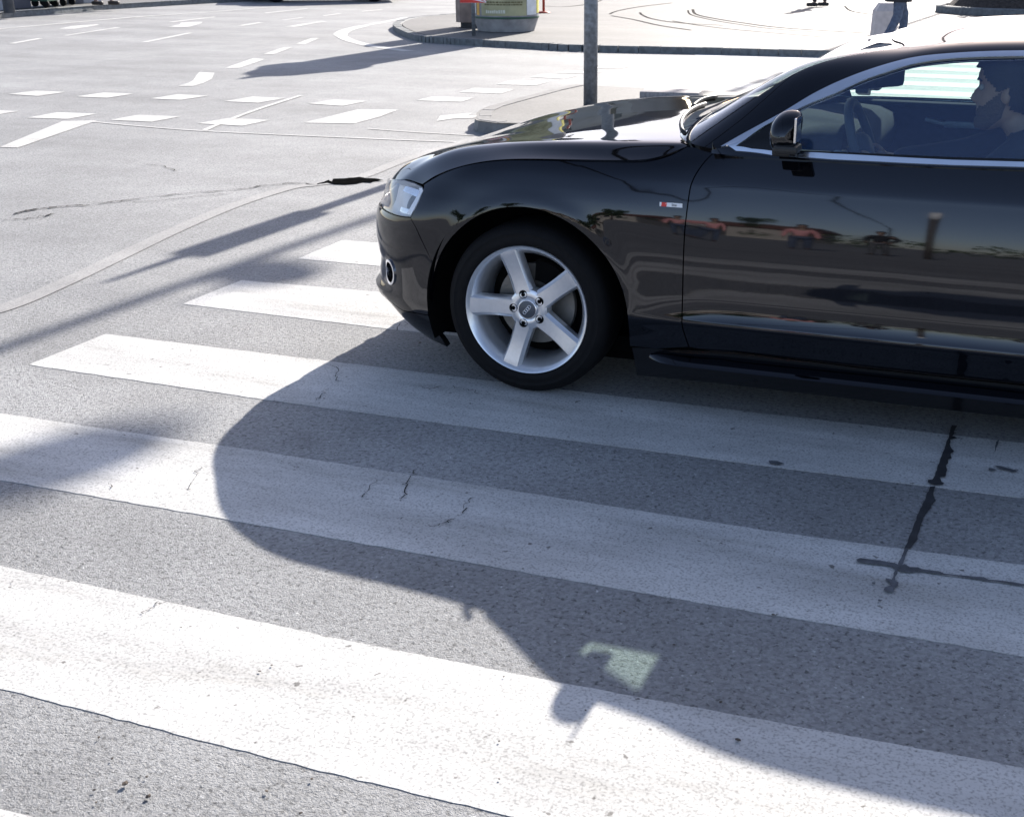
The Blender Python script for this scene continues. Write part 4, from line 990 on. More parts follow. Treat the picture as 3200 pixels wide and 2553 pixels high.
# ------------------------------------------------------------------ people
def skin_mesh(joints, edges, radii, sub=2):
    me = D.meshes.new('tmp'); names = list(joints); idx = {n_: i for i, n_ in enumerate(names)}
    me.from_pydata([joints[n_] for n_ in names], [(idx[a], idx[b]) for a, b in edges], [])
    o = D.objects.new('tmp', me); COL.objects.link(o)
    md = o.modifiers.new('s', 'SKIN'); md.use_smooth_shade = True
    if not me.skin_vertices: me.skin_vertices.new()
    for n_, i in idx.items():
        r = radii[n_]; r = r if isinstance(r, tuple) else (r, r)
        me.skin_vertices[0].data[i].radius = r; me.skin_vertices[0].data[i].use_root = (i == 0)
    ss = o.modifiers.new('b', 'SUBSURF'); ss.levels = sub; ss.render_levels = sub
    bpy.context.view_layer.update()
    m2 = bpy.data.meshes.new_from_object(o.evaluated_get(bpy.context.evaluated_depsgraph_get()))
    V_ = [tuple(v.co) for v in m2.vertices]; F_ = [tuple(p.vertices) for p in m2.polygons]
    D.objects.remove(o); D.meshes.remove(me); D.meshes.remove(m2)
    return V_, F_
def head_mesh(c, yaw, pitch=0., sc=1., hair=False, nose_=1., beard=False):
    rows = [(-.128,.070,.030,.018),(-.120,.083,.010,.030),(-.108,.089,-.020,.042),(-.094,.089,-.050,.050),(-.080,.082,-.068,.056),(-.070,.086,-.074,.059),(-.060,.086,-.078,.061),(-.050,.084,-.082,.063),(-.036,.083,-.088,.066),(-.02,.084,-.092,.068),
            (0,.084,-.096,.071),(.015,.080,-.098,.073),(.030,.083,-.100,.074),(.042,.090,-.101,.0745),(.058,.089,-.101,.075),(.078,.083,-.098,.073),(.096,.070,-.090,.067),(.112,.047,-.072,.054),(.122,.020,-.045,.034),(.126,-.005,-.022,.010)]
    ra = np.array(rows); rz = nat(ra[:, 0], ra[:, 1:]) if False else None
    zz = np.unique(np.r_[ra[:, 0], np.linspace(-.128, .126, 56)]); rows = [(z, *[float(pchip(ra[:, 0], ra[:, c_])(z)) for c_ in (1, 2, 3)]) for z in zz]
    V_ = []; n_ = 72
    Rm = Matrix.Rotation(yaw, 3, 'Z') @ Matrix.Rotation(-pitch, 3, 'Y')
    for (z, f, b, h) in rows:
        for j in range(n_):
            a = 2*PI*j/n_; x0 = (f+b)/2; ax_ = (f-b)/2; x = x0+ax_*math.cos(a); y = h*np.sign(math.sin(a))*abs(math.sin(a))**.85
            nb_ = math.exp(-(y/.011)**2) if math.cos(a) > 0 else 0
            nz = np.interp(z, [-.052,-.040,-.028,-.02,.0,.020,.034], [0,.012,.030,.029,.018,.006,0])*nose_
            lip = np.interp(z, [-.082,-.072,-.066,-.060,-.050], [0,.004,.001,.004,0])*math.exp(-(y/.02)**2)*(math.cos(a) > 0)
            sock = np.interp(z, [0,.014,.03], [0,-.010,0])*math.exp(-((abs(y)-.03)/.014)**2)*(math.cos(a) > 0)
            x += nb_*nz+lip+sock
            if beard: x = x0+(x-x0)*(1+.0035/ax_); y *= 1+.0035/max(h, .02); z_ = z-.002*(z < -.11)
            elif hair:
                k_ = 1.0; off_ = .014; x = x0+(x-x0)*(1+off_/ax_); y *= (1+off_/max(h, .02)); z_ = z+.008*(z > .06)+(.006 if z > .1 else 0)
            else: z_ = z
            V_.append(tuple(Rm @ Vector((x, y, z_))*sc+Vector(c)))
    F_ = []
    R0 = range(len(rows)-1)
    for i in R0:
        for j in range(n_):
            if beard:
                a = (j+.5)*360/n_; a = a if a < 180 else 360-a; z = rows[i][0]
                if z > np.interp(a, [0, 12, 25, 45, 80, 97, 98], [-.078, -.078, -.050, -.045, .0, .012, -1]): continue
                if z < -.122: continue
            elif hair:
                a = (j+.5)*360/n_; a = a if a < 180 else 360-a; z = rows[i][0]
                # hairline: above forehead in front, down behind the ear
                lim = np.interp(a, [0,40,62,75,92,105,180], [.070,.068,.030,.0,.02,-.055,-.085])
                if z < lim: continue
            F_.append((i*n_+j, i*n_+(j+1) % n_, (i+1)*n_+(j+1) % n_, (i+1)*n_+j))
    if not hair and not beard: F_.append(tuple(range(n_)))
    if not beard: F_.append(tuple((len(rows)-1)*n_+j for j in range(n_)))
    if not hair and not beard:
        for sg in (-1, 1):   # ears
            b0 = len(V_); m_ = 10
            for i in range(6):
                t = i/5*PI
                for j in range(m_):
                    a = 2*PI*j/m_; p = Vector((-.012+.017*math.sin(t)*math.cos(a), sg*(.070+.010*math.sin(t)*math.sin(a)+.006), -.005+.033*math.cos(t)))
                    V_.append(tuple(Rm @ p*sc+Vector(c)))
            F_ += [(b0+i*m_+j, b0+i*m_+(j+1) % m_, b0+(i+1)*m_+(j+1) % m_, b0+(i+1)*m_+j) for i in range(5) for j in range(m_)]
    return V_, F_
def remesh(V_, F_, vox):
    me = D.meshes.new('t'); me.from_pydata(V_, [], F_); o = D.objects.new('t', me); COL.objects.link(o)
    md = o.modifiers.new('r', 'REMESH'); md.mode = 'VOXEL'; md.voxel_size = vox; md.use_smooth_shade = True
    sm_ = o.modifiers.new('s', 'SMOOTH'); sm_.iterations = 2; sm_.factor = .5
    bpy.context.view_layer.update(); m2 = bpy.data.meshes.new_from_object(o.evaluated_get(bpy.context.evaluated_depsgraph_get()))
    V2 = [tuple(v.co) for v in m2.vertices]; F2 = [tuple(p.vertices) for p in m2.polygons]
    D.objects.remove(o); D.meshes.remove(me); D.meshes.remove(m2); return V2, F2
def hand_joints(J, E, Rr, pre_, wrist, palm_dir, side, curl, s_=1., down=Vector((0, 0, -1))):
    """five separate fingers off the palm"""
    d = Vector(palm_dir).normalized(); sd_ = Vector(side).normalized(); nn = d.cross(sd_).normalized()
    w_ = Vector(wrist); pc = w_+d*.045*s_
    J[pre_+'p'] = tuple(pc); Rr[pre_+'p'] = (.030*s_, .016*s_)
    for k, (o_, L_) in enumerate(((-.030, .070), (-.010, .080), (.010, .075), (.029, .060))):
        b = w_+d*.085*s_+sd_*o_*s_; J[pre_+'b%d' % k] = tuple(b); Rr[pre_+'b%d' % k] = .0085*s_; E.append((pre_+'p', pre_+'b%d' % k)); last = pre_+'b%d' % k; cur = b; dd = d.copy()
        for q in range(3):
            dd = (dd+nn*curl*(.5+.35*q)).normalized(); cur = cur+dd*L_*(.42, .32, .26)[q]*s_
            nm = pre_+'f%d%d' % (k, q); J[nm] = tuple(cur); Rr[nm] = (.0080, .0072, .0062)[q]*s_; E.append((last, nm)); last = nm
    b = w_+d*.03*s_-sd_*.026*s_; J[pre_+'t0'] = tuple(b); Rr[pre_+'t0'] = .011*s_; E.append((pre_+'p', pre_+'t0'))
    b2 = b-sd_*.030*s_+d*.028*s_+nn*.01*s_; J[pre_+'t1'] = tuple(b2); Rr[pre_+'t1'] = .009*s_; E.append((pre_+'t0', pre_+'t1'))
    b3 = b2+d*.030*s_+nn*curl*.015*s_; J[pre_+'t2'] = tuple(b3); Rr[pre_+'t2'] = .0075*s_; E.append((pre_+'t1', pre_+'t2'))
def person(label, loc, rz, top, legs, group=None, seated=None, stride=.16, bag=None, arms='down', cat='person', coat=False):
    """stands facing +x before turning; seated is a dict of joints in its own frame"""
    root = empty('person', loc, rz); tag(root, label, cat, group)
    J = dict(pel=(0,0,.95), wst=(0,0,1.08), che=(.0,0,1.28), nk0=(-.01,0,1.46), nk=(.0,0,1.54), hd=(.01,0,1.60),
             shl=(0,.17,1.42), ell=(-.03,.23,1.14), wrl=(.05,.25,.90), shr=(0,-.17,1.42), elr=(-.02,-.23,1.14), wrr=(.07,-.24,.90),
             hil=(0,.09,.90), knl=(stride*.6,.10,.50), anl=(stride*.5,.10,.09), tol=(stride*.5+.15,.11,.035),
             hir=(0,-.09,.90), knr=(-stride*.1,-.10,.50), anr=(-stride,-.10,.10), tor=(-stride+.14,-.11,.035))
    if arms == 'pocket':
        J.update(ell=(-.10,.26,1.16), wrl=(.06,.20,1.0), elr=(-.10,-.26,1.16), wrr=(.06,-.20,1.0))
    hd_c = (.03, 0, 1.655); hyaw = 0; pitch = 0
    if seated: J.update(seated['J']); hd_c = seated['head']; pitch = seated.get('pitch', 0)
    E = [('pel','wst'),('wst','che'),('che','nk0'),('nk0','nk'),('nk','hd'),('che','shl'),('shl','ell'),('ell','wrl'),('che','shr'),('shr','elr'),('elr','wrr'),
         ('pel','hil'),('hil','knl'),('knl','anl'),('anl','tol'),('pel','hir'),('hir','knr'),('knr','anr'),('anr','tor')]
    Rr = dict(pel=(.15,.11), wst=(.13,.095), che=(.15,.105), nk0=.065, nk=.055, hd=.055, shl=.062, ell=.042, wrl=(.030,.022), shr=.062, elr=.042, wrr=(.030,.022),
              hil=.085, knl=.055, anl=.038, tol=.035, hir=.085, knr=.055, anr=.038, tor=.035)
    J2, E2, R2 = dict(J), list(E), dict(Rr)
    if seated: dl, dr_ = Vector(J['wrl'])-Vector(J['ell']), Vector(J['wrr'])-Vector(J['elr'])
    else: dl = dr_ = Vector((.10, 0, -1))
    for s_, wr, dd in (('l', 'wrl', dl), ('r', 'wrr', dr_)):
        pre_ = 'H'+s_; sidev = (0, 0, -1) if seated else (-1, 0, 0)
        hand_joints(J2, E2, R2, pre_, J[wr], dd, sidev, (.9 if seated else .35)*(1 if s_ == 'l' else -1)); E2.append((wr, pre_+'p'))
    V_, F_ = skin_mesh(J2, E2, R2, 2)
    hV, hF = head_mesh(hd_c, 0, pitch); b = len(V_)
    V_, F_ = remesh(V_+hV, F_+[tuple(b+i for i in f) for f in hF], .0065 if seated else .011)
    mesh('body', V_, F_, M['skin'], root, True)
    hV, hF = head_mesh(hd_c, 0, pitch, hair=True); mesh('hair', hV, hF, M['hair'], root, True)
    if seated:
        hV, hF = head_mesh(hd_c, 0, pitch, beard=True); mesh('beard', hV, hF, M['stubble'], root, True)
        for sg in (-1, 1):
            cx_, cy_, cz_ = hd_c[0]+.074, hd_c[1]+sg*.031, hd_c[2]
            MB().lathe([(0,-.011),(.006,-.009),(.0105,-.003),(.0110,.002),(.007,.009),(0,.011)], 14, (cx_, cy_, cz_+.014)).build('eye', M['eye'], root, smooth=True)
            MB().tube([(cx_+.016, cy_-sg*.016, cz_+.036), (cx_+.015, cy_, cz_+.041), (cx_+.002, cy_+sg*.018, cz_+.036)], [.003, .0042, .0025], 8).build('eyebrow', M['hair'], root, smooth=True)
    # clothes
    def garment(name, js, es, gain, m, over=None):
        jj = {k_: J[k_] for k_ in js}; 
        if over: jj.update(over)
        rr = {k_: (Rr[k_] if isinstance(Rr[k_], tuple) else (Rr[k_], Rr[k_])) for k_ in js}; rr = {k_: (v_[0]+gain, v_[1]+gain) for k_, v_ in rr.items()}
        V_, F_ = skin_mesh(jj, es, rr, 2)
        # creases
        V3 = []
        for v in V_:
            v = Vector(v); q = math.sin(v.z*58+v.x*21+3*math.sin(v.y*17))*.0035+math.sin(v.z*31-v.y*40)*.003
            V3.append((v.x+q, v.y+q*.6, v.z+q*.4))
        return mesh(name, V3, F_, m, root, True)
    garment('jacket' if top in ('jacket',) else 'shirt', ['pel','wst','che','nk0','shl','ell','wrl','shr','elr','wrr'], [('pel','wst'),('wst','che'),('che','nk0'),('che','shl'),('shl','ell'),('ell','wrl'),('che','shr'),('shr','elr'),('elr','wrr')], .020 if top == 'jacket' else .012, M[top])
    garment('trousers', ['pel','hil','knl','anl','hir','knr','anr'], [('pel','hil'),('hil','knl'),('knl','anl'),('pel','hir'),('hir','knr'),('knr','anr')], .014, M[legs])
    if coat:
        mb = MB(); sec = [(.71, .235, .175), (.74, .240, .180), (.80, .225, .165), (.95, .205, .150), (1.08, .185, .13)]; n_ = 28; V_ = []
        for z, a_, b_ in sec:
            for j in range(n_): q = 2*PI*j/n_; f_ = 1+.05*math.sin(q*5+z*3); V_.append((b_*f_*math.cos(q), a_*f_*math.sin(q), z))
        mb.add(V_, [(i*n_+j, i*n_+(j+1) % n_, (i+1)*n_+(j+1) % n_, (i+1)*n_+j) for i in range(4) for j in range(n_)]); mb.build('coat_skirt', M[top], root, smooth=True)
    for s_ in ('l', 'r'):
        a, t_ = Vector(J['an'+s_]), Vector(J['to'+s_])
        if seated: MB().tube([a, a+(t_-a)*.5+Vector((0,0,-.01)), t_], [.045, .048, .035], 10).build('shoe', M['shoe'], root, smooth=True)
        else:
            mb = MB(); mb.box((a.x+.06, a.y, .052), (.27, .095, .085), bev=.03); mb.build('shoe', M['shoe'], root, angle=60)
    return root
# driver: own frame faces +x, turned to face the front of the car
du, dw = 1.595, .385
Jd = dict(pel=(-.10,0,.60), wst=(-.14,0,.70), che=(-.13,0,.88), nk0=(-.085,0,1.005), nk=(-.055,0,1.045), hd=(-.02,0,1.085),
          shl=(-.11,.18,.985), ell=(.12,.22,.80), wrl=(.36,.16,.87), shr=(-.11,-.18,.985), elr=(.10,-.20,.905), wrr=(.37,-.15,.88),
          hil=(-.06,.09,.58), knl=(.40,.11,.66), anl=(.66,.10,.36), tol=(.78,.10,.40), hir=(-.06,-.09,.58), knr=(.40,-.11,.66), anr=(.66,-.08,.36), tor=(.78,-.08,.40))
DRV = person('driver in dark jacket seen in profile through the side window of the black car', (XW+du, YW+dw, 0), PI, 'jacket', 'jeans', seated=dict(J=Jd, head=(0, 0, 1.150), pitch=-.02))

# people in the background
def gz(x, y, z): p = G(x, y, z); return (p[0], p[1], z)
person('pedestrian in dark jacket and blue jeans beside the pale stone bollard', gz(2792, 172, ZK), math.radians(25), 'jacket', 'jeans', stride=.24, arms='pocket', coat=True)
person('distant pedestrian in dark clothes crossing the paved square', gz(2556, 22, ZK), math.radians(200), 'jacket', 'tar', stride=.2)
person('distant pedestrian on the far left pavement past the green bins', gz(330, 18, .12), math.radians(10), 'jacket', 'jeans', stride=.2)
person('pedestrian in pink shirt and dark jeans waiting on the near side of the road', (.75, -12.5, 0), math.radians(80), 'pink', 'jeans', stride=.1)
person('pedestrian in black jacket and grey trousers waiting on the near side', (1.75, -13.2, 0), math.radians(100), 'jacket', 'tar_grey', stride=.15, arms='pocket')
person('pedestrian in dark jacket waiting further along the near side', (3.9, -15.0, 0), math.radians(90), 'jacket', 'jeans', stride=.12)

# ------------------------------------------------------------------ street furniture
# round advertising column
kb = G(1574, 103, ZK); KX, KY = kb[0]-.19, kb[1]+.56
k = empty('advertising_column', (KX, KY, ZK)); tag(k, 'round advertising column with olive text poster standing on the paved island', 'advertising column')
mb = MB(); mb.lathe([(0, 0), (.50, 0), (.575, .215), (.0, .215)], 48); kbase = mb.build('base', M['conc'], k, angle=30)
mb = MB(); mb.lathe([(.0, .218), (.585, .218), (.588, .235), (.585, .25), (.0, .25)], 48); mb.build('base_rim', M['bin'], kbase, angle=30)
mb = MB(); mb.lathe([(0, .245), (.575, .245), (.575, 3.3), (0, 3.3)], 64); kbody = mb.build('drum', M['conc'], k, angle=30)
mb = MB(); mb.lathe([(.0, 3.3), (.72, 3.3), (.74, 3.38), (.60, 3.5), (.42, 3.85), (.12, 4.05), (.03, 4.3), (0, 4.3)], 48); mb.build('cap_roof', M['galv'], k, angle=30)
vd = math.atan2(CAM[1]-KY, CAM[0]-KX)
def poster(a0, a1, z0, z1, m, r=.580, name='poster'):
    n_ = 14; V_ = []
    for i in range(n_+1):
        a = vd+math.radians(a0+(a1-a0)*i/n_)
        for (rr, z) in ((r, z0), (r, z1)): V_.append((rr*math.cos(a), rr*math.sin(a), z))
    mb = MB(); mb.add(V_, [(2*i, 2*i+2, 2*i+3, 2*i+1) for i in range(n_)]); o = mb.build(name, M[m], kbody, smooth=True); return o
p1 = poster(-46, 38, .27, 2.6, 'poster'); poster(39, 66, .28, 2.6, 'white'); poster(67, 110, .30, 2.4, 'yellow'); poster(-60, -52, .27, 2.5, 'orange'); poster(-100, -63, .3, 2.5, 'white')
def wrapbars(rows, m, r, parent):
    mb = MB()
    for a0, a1, z0, z1 in rows:
        V_ = []
        for i in range(5):
            a = vd+math.radians(a0+(a1-a0)*i/4)
            V_ += [(r*math.cos(a), r*math.sin(a), z0), (r*math.cos(a), r*math.sin(a), z1)]
        mb.add(V_, [(2*i, 2*i+2, 2*i+3, 2*i+1) for i in range(4)])
    return mb.build('print', M[m], parent)
rows_ = []
for r_i in range(26):
    z = .42+r_i*.058+(.02 if r_i % 3 == 0 else 0); a = -38+random.uniform(-2, 3); end = random.choice([12, 22, 30])
    while a < end:
        w2 = random.uniform(2.0, 6.0); rows_.append((a, min(a+w2, end), z, z+.026)); a += w2+random.uniform(.7, 1.4)
wrapbars(rows_, 'ink', .5815, p1)
rows_ = []; a = -36
while a < -2: w2 = random.uniform(2., 3.6); rows_.append((a, a+w2, .31, .31+random.choice([.045, .055]))); a += w2+1
wrapbars(rows_, 'ink_light', .5818, p1)
# brown cabinet behind the sign
c0 = G(1452, 88, ZK)
cb = empty('street_cabinet', (c0[0], c0[1]+.25, ZK), math.radians(20)); tag(cb, 'weathered brown metal cabinet beside the advertising column', 'cabinet')
mb = MB(); mb.prism([(-.25,-.10),(-.17,-.22),(.17,-.22),(.25,-.10),(.25,.22),(-.25,.22)], .09, 1.75); mb.build('housing', M['cab'], cb)
mb = MB(); mb.prism([(-.16,-.18),(.16,-.18),(.18,.18),(-.18,.18)], 0, .09); mb.build('plinth', M['tar'], cb)
mb = MB(); mb.box((.20,-.235,.85),(.14,.02,1.45), Matrix.Rotation(.9,3,'Z'),bev=.004); mb.build('door', M['cabdark'], cb)
mb = MB(); mb.box((.09,-.232,.9),(.07,.02,1.5),bev=.004); mb.box((.0,-.232,.62),(.34,.02,.05),bev=.004); mb.build('frame', M['galv'], cb)
# hazard sign on a post
p = G(1481, 113, ZK); sgn_ = empty('hazard_sign', (p[0], p[1], ZK), YAW+.1); tag(sgn_, 'red and white striped hazard plate on a grey post by the column', 'sign')
MB().tube([(0,0,0),(0,0,1.4)], .032, 14).build('post', M['galv'], sgn_, smooth=True)
mb = MB(); mb.box((0,-.045,.87),(.43,.006,.70)); pl_ = mb.build('plate', M['white'], sgn_)
mb = MB()
for k_ in range(-3, 5):   # slanted stripes clipped to the plate
    y0 = .52+k_*.24; pts = []
    poly = [(-.215, y0+.215*1.0), (.215, y0-.215), (.215, y0-.215+.12), (-.215, y0+.215+.12)]
    poly = [(x, min(max(z, .522), 1.218)) for x, z in poly]
    if max(z for _, z in poly)-min(z for _, z in poly) > .02:
        mb.add([(x, -.0495, z) for x, z in poly], [(0, 1, 2, 3)])
mb.build('stripes', M['red'], pl_)
mb = MB(); mb.box((0,-.02,.70),(.06,.06,.04)); mb.box((0,-.02,1.16),(.06,.06,.04)); mb.build('clamp', M['galv'], sgn_)
# thin red post
p = G(1699, 41, ZK); o = empty('red_post', (p[0], p[1], ZK)); tag(o, 'thin red post with round foot plate right of the advertising column', 'post')
MB().tube([(0,0,0),(0,0,2.2)], .028, 12).build('pole', M['redpole'], o, smooth=True)
mb = MB(); mb.lathe([(0,.03),(.10,.03),(.16,.005),(.16,0)], 20); mb.build('foot_plate', M['redpole'], o, smooth=True)
# traffic-signal pole on the refuge, signal box above the frame
p = G(1845, 332, .104); o = empty('signal_pole', (p[0], p[1], .104)); tag(o, 'grey galvanised signal pole on the refuge island behind the hood', 'signal pole')
MB().tube([(0,0,0),(0,0,.9),(0,0,2.6),(0,0,3.1),(0,0,3.72)], [.068,.066,.060,.05,.022], 24).build('pole', M['galv'], o, smooth=True)
mb = MB(); mb.box((.02,.16,3.10),(.25,.22,.64), bev=.03); hs = mb.build('signal_housing', M['black_plastic'], o, angle=40)
for z in (2.90, 3.10, 3.30):
    MB().lathe([(0,.275),(.08,.275),(.085,.36)], 20, (0,0,z), 'y').build('signal_lens', M['win'], hs)
mb = MB(); mb.box((0,.04,2.85),(.05,.16,.05)); mb.box((0,.04,3.35),(.05,.16,.05)); mb.build('bracket', M['galv'], o)
# granite block on the refuge
p = G(2090, 318, .104); mb = MB(); mb.box((0,.17,.045),(.60,.34,.09), bev=.012)
o = mb.build('granite_block', M['granite'], None, loc=(p[0], p[1], .104), angle=40); o.rotation_euler.z = .12; tag(o, 'low grey granite block lying on the refuge behind the hood', 'stone block')
# pale bollard by the pedestrian
p = G(2756, 158, ZK); mb = MB(); mb.add([(-.17,-.17,0),(.17,-.17,0),(.17,.17,0),(-.17,.17,0),(-.155,-.155,.55),(.155,-.155,.55),(.155,.155,.55),(-.155,.155,.55),(-.09,-.09,.66),(.09,-.09,.66),(.09,.09,.66),(-.09,.09,.66)],
      [(0,1,5,4),(1,2,6,5),(2,3,7,6),(3,0,4,7),(4,5,9,8),(5,6,10,9),(6,7,11,10),(7,4,8,11),(8,9,10,11),(3,2,1,0)])
o = mb.build('stone_bollard', M['palestone'], None, loc=(p[0], p[1], ZK)); o.rotation_euler.z = .3; tag(o, 'pale square stone bollard standing left of the pedestrian in jeans', 'bollard')
# round planting bed top right
c1 = G(3120, 52, ZK)
mb = MB(); mb.lathe([(1.75,0),(1.75,.13),(1.72,.15),(1.55,.15),(1.55,.05)], 64); o = mb.build('planter_kerb', M['kerb'], None, loc=(c1[0]+.3, c1[1]+1.7, ZK), angle=30); tag(o, 'round stone kerb ring around the dark planting bed', 'planter')
mb = MB(); n_ = 40; V_ = []; rings = 10
for i in range(rings+1):
    for j in range(n_):
        r = 1.54*i/rings; a = 2*PI*j/n_; V_.append((r*math.cos(a), r*math.sin(a), .08+.55*min(1, 1.6*(1-(i/rings)**2))+random.uniform(-.02,.02)))
mb.add(V_, [(i*n_+j, i*n_+(j+1) % n_, (i+1)*n_+(j+1) % n_, (i+1)*n_+j) for i in range(rings) for j in range(n_)])
o = mb.build('soil', M['soil'], None, loc=(c1[0]+.3, c1[1]+1.7, ZK)); tag(o, kind='structure')
def leaves(mb, c, R, n_, s_, zs=1.):
    for _ in range(n_):
        v = Vector(rng.normal(0, 1, 3)); v.normalize(); r = random.random()**.4; p_ = Vector((c[0]+v.x*R*r, c[1]+v.y*R*r, c[2]+v.z*R*r*zs))
        a = Vector(rng.normal(0, 1, 3)); a.normalize(); b_ = a.cross(Vector(rng.normal(0, 1, 3))); b_.normalize(); q = s_*random.uniform(.6, 1.3)
        mb.add([p_-a*q, p_+b_*q*.5, p_+a*q, p_-b_*q*.5], [(0,1,2,3)])
hx, hy = c1[0]+.3, c1[1]+1.7
o = empty('shrub', (hx, hy, ZK+.1)); tag(o, 'low dark evergreen shrub filling the round planting bed', 'shrub')
mb = MB()
for _ in range(14):
    a = random.uniform(0, 2*PI); r = random.uniform(0, 1.0); leaves(mb, (r*math.cos(a), r*math.sin(a), .75), .5, 420, .06)
mb.build('foliage', M['leaf'], o)
mb = MB()
for _ in range(9): a = random.uniform(0, 2*PI); mb.tube([(0,0,0),(.4*math.cos(a),.4*math.sin(a),.4)], [.02,.008], 6)
mb.build('stem', M['bark'], o)
# ---- far left pavement: pole, panels, bins
p = G(30, 41, .12); o = MB().tube([(0,0,0),(0,0,6)], [.115,.09], 20).build('lamp_post', M['darkpole'], None, smooth=True, loc=(p[0], p[1], .12)); tag(o, 'thick dark lamp post standing on the far left pavement', 'lamp post')
def panel(px0, px1, y0, y1, h_, m, label, name='hoarding_panel', thick=.12):
    a = G(px0, y0, .12); b_ = G(px1, y1, .12); L_ = np.linalg.norm(b_[:2]-a[:2]); an = math.atan2(b_[1]-a[1], b_[0]-a[0])
    o = empty(name, (a[0], a[1], .12), an); tag(o, label, 'panel')
    mb = MB(); mb.box((L_/2, thick/2, h_/2), (L_, thick, h_), bev=.01); mb.build('board', M[m], o); return o, L_
panel(-60, 38, 36, 33, 1.3, 'panel2', 'grey-blue low cabinet at the left edge of the far pavement')
pn_, L_ = panel(48, 99, 29, 26, 1.3, 'panel', 'dark panel with a yellow curved mark behind the dark lamp post')
mb = MB(); 
pts = [(L_*.42+.10*math.sin(t), -.004, .22+.20*t) for t in np.linspace(0, 2.2, 10)]
for a, b_ in zip(pts[:-1], pts[1:]):
    w0 = .10; mb.add([(a[0]-w0, a[1], a[2]), (a[0]+w0, a[1], a[2]), (b_[0]+w0, b_[1], b_[2]), (b_[0]-w0, b_[1], b_[2])], [(0,1,2,3)])
mb.build('curved_mark', M['orange'], pn_)
panel(203, 262, 15, 13, 1.4, 'panel', 'dark grey panel right of the green bins')
panel(264, 318, 12, 9, 1.4, 'panel2', 'pale grey panel near the distant left pedestrian')
def bin_(x, y, label, s_=1.):
    p = G(x, y, .12); o = empty('wheeled_bin', (p[0], p[1], .12), .25); tag(o, label, 'bin', 'green wheeled bins on the far pavement')
    mb = MB(); mb.add([(-.30,-.26,.14),(.30,-.26,.14),(.30,.26,.14),(-.30,.26,.14),(-.38,-.34,1.0),(.38,-.34,1.0),(.38,.34,1.0),(-.38,.34,1.0)], [(0,1,5,4),(1,2,6,5),(2,3,7,6),(3,0,4,7),(4,5,6,7),(3,2,1,0)]); mb.build('bin_body', M['bin'], o)
    mb = MB(); mb.box((0,0,1.04),(.82,.74,.06),bev=.02); mb.build('lid', M['bin'], o)
    for sx in (-1, 1):
        for sy in (-1, 1): MB().lathe([(0,-.025),(.08,-.025),(.08,.025),(0,.025)], 16, (sx*.24, sy*.22, .08), 'y').build('wheel', M['rubber'], o)
bin_(128, 24, 'green wheeled bin nearest the yellow-marked panel'); bin_(182, 18, 'green wheeled bin beside the dark grey panel')
# parked vehicle far away at the top edge and two on the left
def far_car(px, py, rz, label, m, L_=4.3):
    p = G(px, py, 0); o = empty('distant_car', (p[0], p[1], 0), rz); tag(o, label, 'car')
    sec = [(-2.1,.35,.62,.80),(-2.0,.28,.80,.85),(-1.3,.24,.95,.88),(-.7,.24,1.40,.78),(.5,.24,1.45,.78),(1.2,.24,1.0,.88),(1.9,.26,.82,.85),(2.1,.35,.65,.78)]
    mb = MB(); V_ = []; k_ = 8
    for x, zb, zt, hw in sec:
        zm = min(zt, .90); tw = hw*.78 if zt > 1.2 else hw*.9
        V_ += [(x,-hw*.93,zb),(x,-hw,zb+.2),(x,-hw,zm-.06),(x,-tw,zt),(x,tw,zt),(x,hw,zm-.06),(x,hw,zb+.2),(x,hw*.93,zb)]
    mb.add(V_, [(i*k_+j, i*k_+(j+1) % k_, (i+1)*k_+(j+1) % k_, (i+1)*k_+j) for i in range(len(sec)-1) for j in range(k_)]+[tuple(range(k_)), tuple((len(sec)-1)*k_+j for j in range(k_))])
    mb.build('body', M[m], o, angle=35)
    mb = MB(); mb.box((-.1,-.81,1.13),(1.5,.02,.28)); mb.box((-.1,.81,1.13),(1.5,.02,.28)); mb.build('side_window', M['win'], o)
    for sx in (-1.28, 1.30):
        for sy in (-1, 1):
            t_ = MB().lathe([(.0,-.09),(.20,-.10),(.31,-.09),(.32,0),(.31,.09),(0,.09)], 24, (sx, sy*.78, .32), 'y').build('wheel', M['rubber'], o, smooth=True)
            MB().lathe([(0,sy*.105),(.19,sy*.105)], 20, (sx, sy*.78, .32), 'y').build('rim', M['alloy'], t_)
far_car(1015, 4, .55, 'dark car driving along the far carriageway at the top edge', 'black_paint')
far_car(395, -6, .5, 'white car parked beyond the far left pavement', 'white')
# ------------------------------------------------------------------ overhead cable and added shadow casters (above the frame; they cast the soft shadows)
CT = 1/math.tan(SUN_EL)
def lift(px, z):   # the point at height z whose shadow falls on this pixel
    p = G(*px); return Vector((p[0]+math.sin(SUN_ROT)*CT*z, p[1]+math.cos(SUN_ROT)*CT*z, z))
ZC = 8.0
a = lift((1202, 668), ZC); b_ = lift((0, 1091), ZC); dv = (a-b_).normalized()
P0 = b_-dv*90; P1 = a+dv*40
o = empty('overhead_cable', (P0.x, P0.y, 0)); tag(o, 'thick overhead tram cable spanning the junction above the car', 'cable')
pts = [P0+(P1-P0)*t for t in np.linspace(0, 1, 24)]; q0 = Vector((P0.x, P0.y, 0))
MB().tube([tuple(p-q0) for p in pts], .055, 10).build('cable', M['tar'], o, smooth=True)
for end, nm in ((P0, 'cable_mast'), (P1, 'cable_mast')):
    m_ = MB().tube([(0,0,0),(0,0,ZC+.3)], [.14,.10], 16).build(nm, M['darkpole'], None, smooth=True, loc=(end.x, end.y, 0)); tag(m_, 'dark mast %s carrying the overhead cable' % ('behind the viewer' if end is P0 else 'beyond the square'), 'mast')
